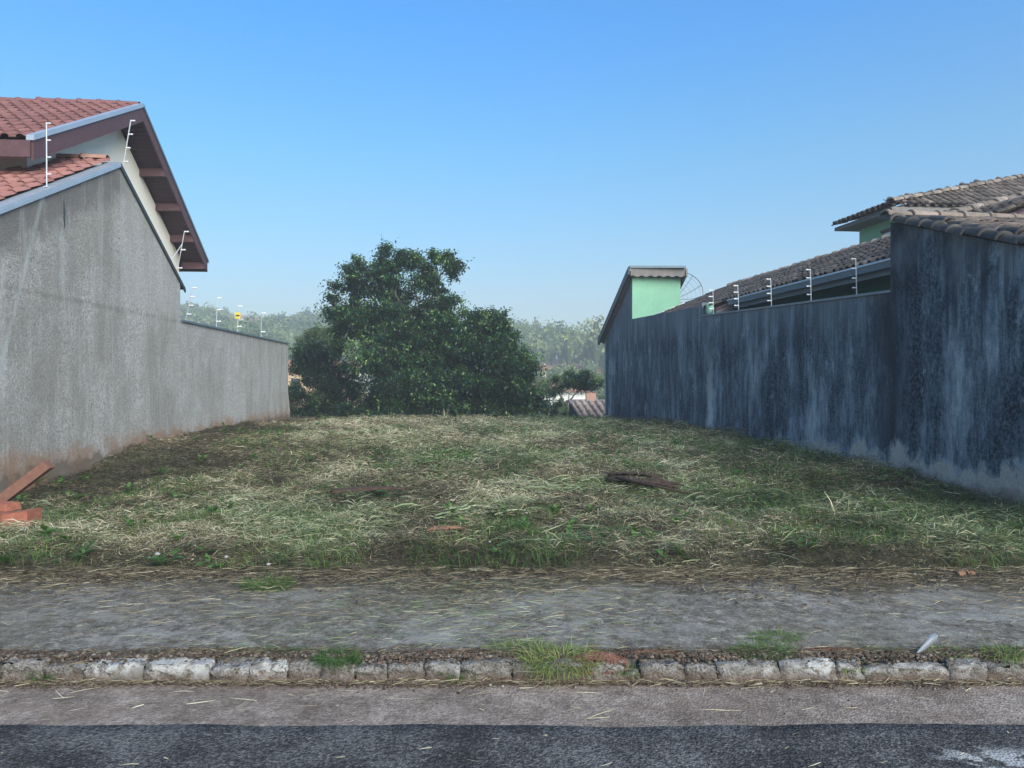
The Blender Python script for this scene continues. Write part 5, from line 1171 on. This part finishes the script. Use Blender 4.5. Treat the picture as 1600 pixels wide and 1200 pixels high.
# pale plastic strip curled at the kerb
ps = []; pf = []
for i in range(13):
    t = i / 12; a = t * 1.9; cx = 2.33 + .11 * math.sin(a); cz = .005 + .10 * t + .02 * math.sin(t * 3); cy = 4.40 + .05 * t; w_ = .022 + .014 * math.sin(t * math.pi)
    ps += [(cx - w_, cy, cz), (cx + w_, cy + .012, cz + .008)]
for i in range(12): pf.append((2 * i, 2 * i + 1, 2 * i + 3, 2 * i + 2))
o = link('plastic_strip', mesh_from(ps, pf, M['strip'], True)); md = o.modifiers.new('t', 'SOLIDIFY'); md.thickness = .004; tag(o, 'curled pale plastic strip sticking up behind the right kerb', 'plastic strip')
# white stones
SG = 'small pale stones scattered in the litter'
SL = ['pale stone in the straw near the middle of the lot', 'pale pebble in the straw left of the rust brown leaf', 'small pale pebble at the front edge of the lot behind the lone green tuft',
      'pale stone at the dark front edge of the lot, left of the lone green tuft', 'pale stone in the dark litter between the lone green tuft and the left edge stones', 'pale lump of mortar beside the orange block',
      'tiny pale stone at the front edge of the lot on the right', 'pale pebble in the front straw right of the middle', 'tiny pale chip on the pavement right of the middle', 'pale pebble in the front straw just left of the middle',
      'pale pebble in the straw below the right wall', 'tiny pale chip on the pavement above the plastic strip', 'pale pebble in the gutter below the sparse green tuft, left of a pair', 'pale pebble in the gutter below the sparse green tuft, right of a pair',
      'tiny pale chip on the brown gutter strip at the right', 'tiny pale chip on the brown gutter strip at the left']
for i, (x_, y_, s_) in enumerate([(.15, 8.05, .03), (-1.25, 7.1, .03), (-2.0, 6.3, .028), (-3.0, 6.5, .04), (-2.4, 6.45, .03), (-4.75, 7.5, .05), (3.2, 6.1, .02), (.9, 6.6, .02), (1.6, 5.5, .014), (-.2, 6.9, .02), (4.1, 6.7, .02), (2.2, 5.1, .012), (-.12, 4.22, .016), (-.05, 4.2, .014), (2.0, 4.0, .010), (-.9, 3.95, .010)]):
    zz = (float(lot_h(x_, y_)) + .06) if y_ > 5.9 else (.016 if y_ > 4.4 else ZR + .012)
    s_ *= .6; o = lump('pale_stone', x_, y_, zz - s_ * .3, s_, s_ * .9, s_ * .7, M['stone'], SL[i], 'stone', seed=i, sub=2)
    o['group'] = SG

# ------------------------------------------------------------------ haze
hz = MB().box(-480, 480, -120, 440, -14, 36).build('haze', None); hz['kind'] = 'stuff'; hz['label'] = 'thin pale morning haze filling the valley air'
hm = bpy.data.materials.new('haze_air'); hm.use_nodes = True; t_ = hm.node_tree; t_.nodes.clear()
ho = t_.nodes.new('ShaderNodeOutputMaterial'); pv = t_.nodes.new('ShaderNodeVolumePrincipled'); t_.links.new(pv.outputs[0], ho.inputs['Volume'])
pv.inputs['Density'].default_value = .0022; pv.inputs['Color'].default_value = (.96, .98, 1, 1); pv.inputs['Anisotropy'].default_value = .2
hz.data.materials.clear(); hz.data.materials.append(hm)
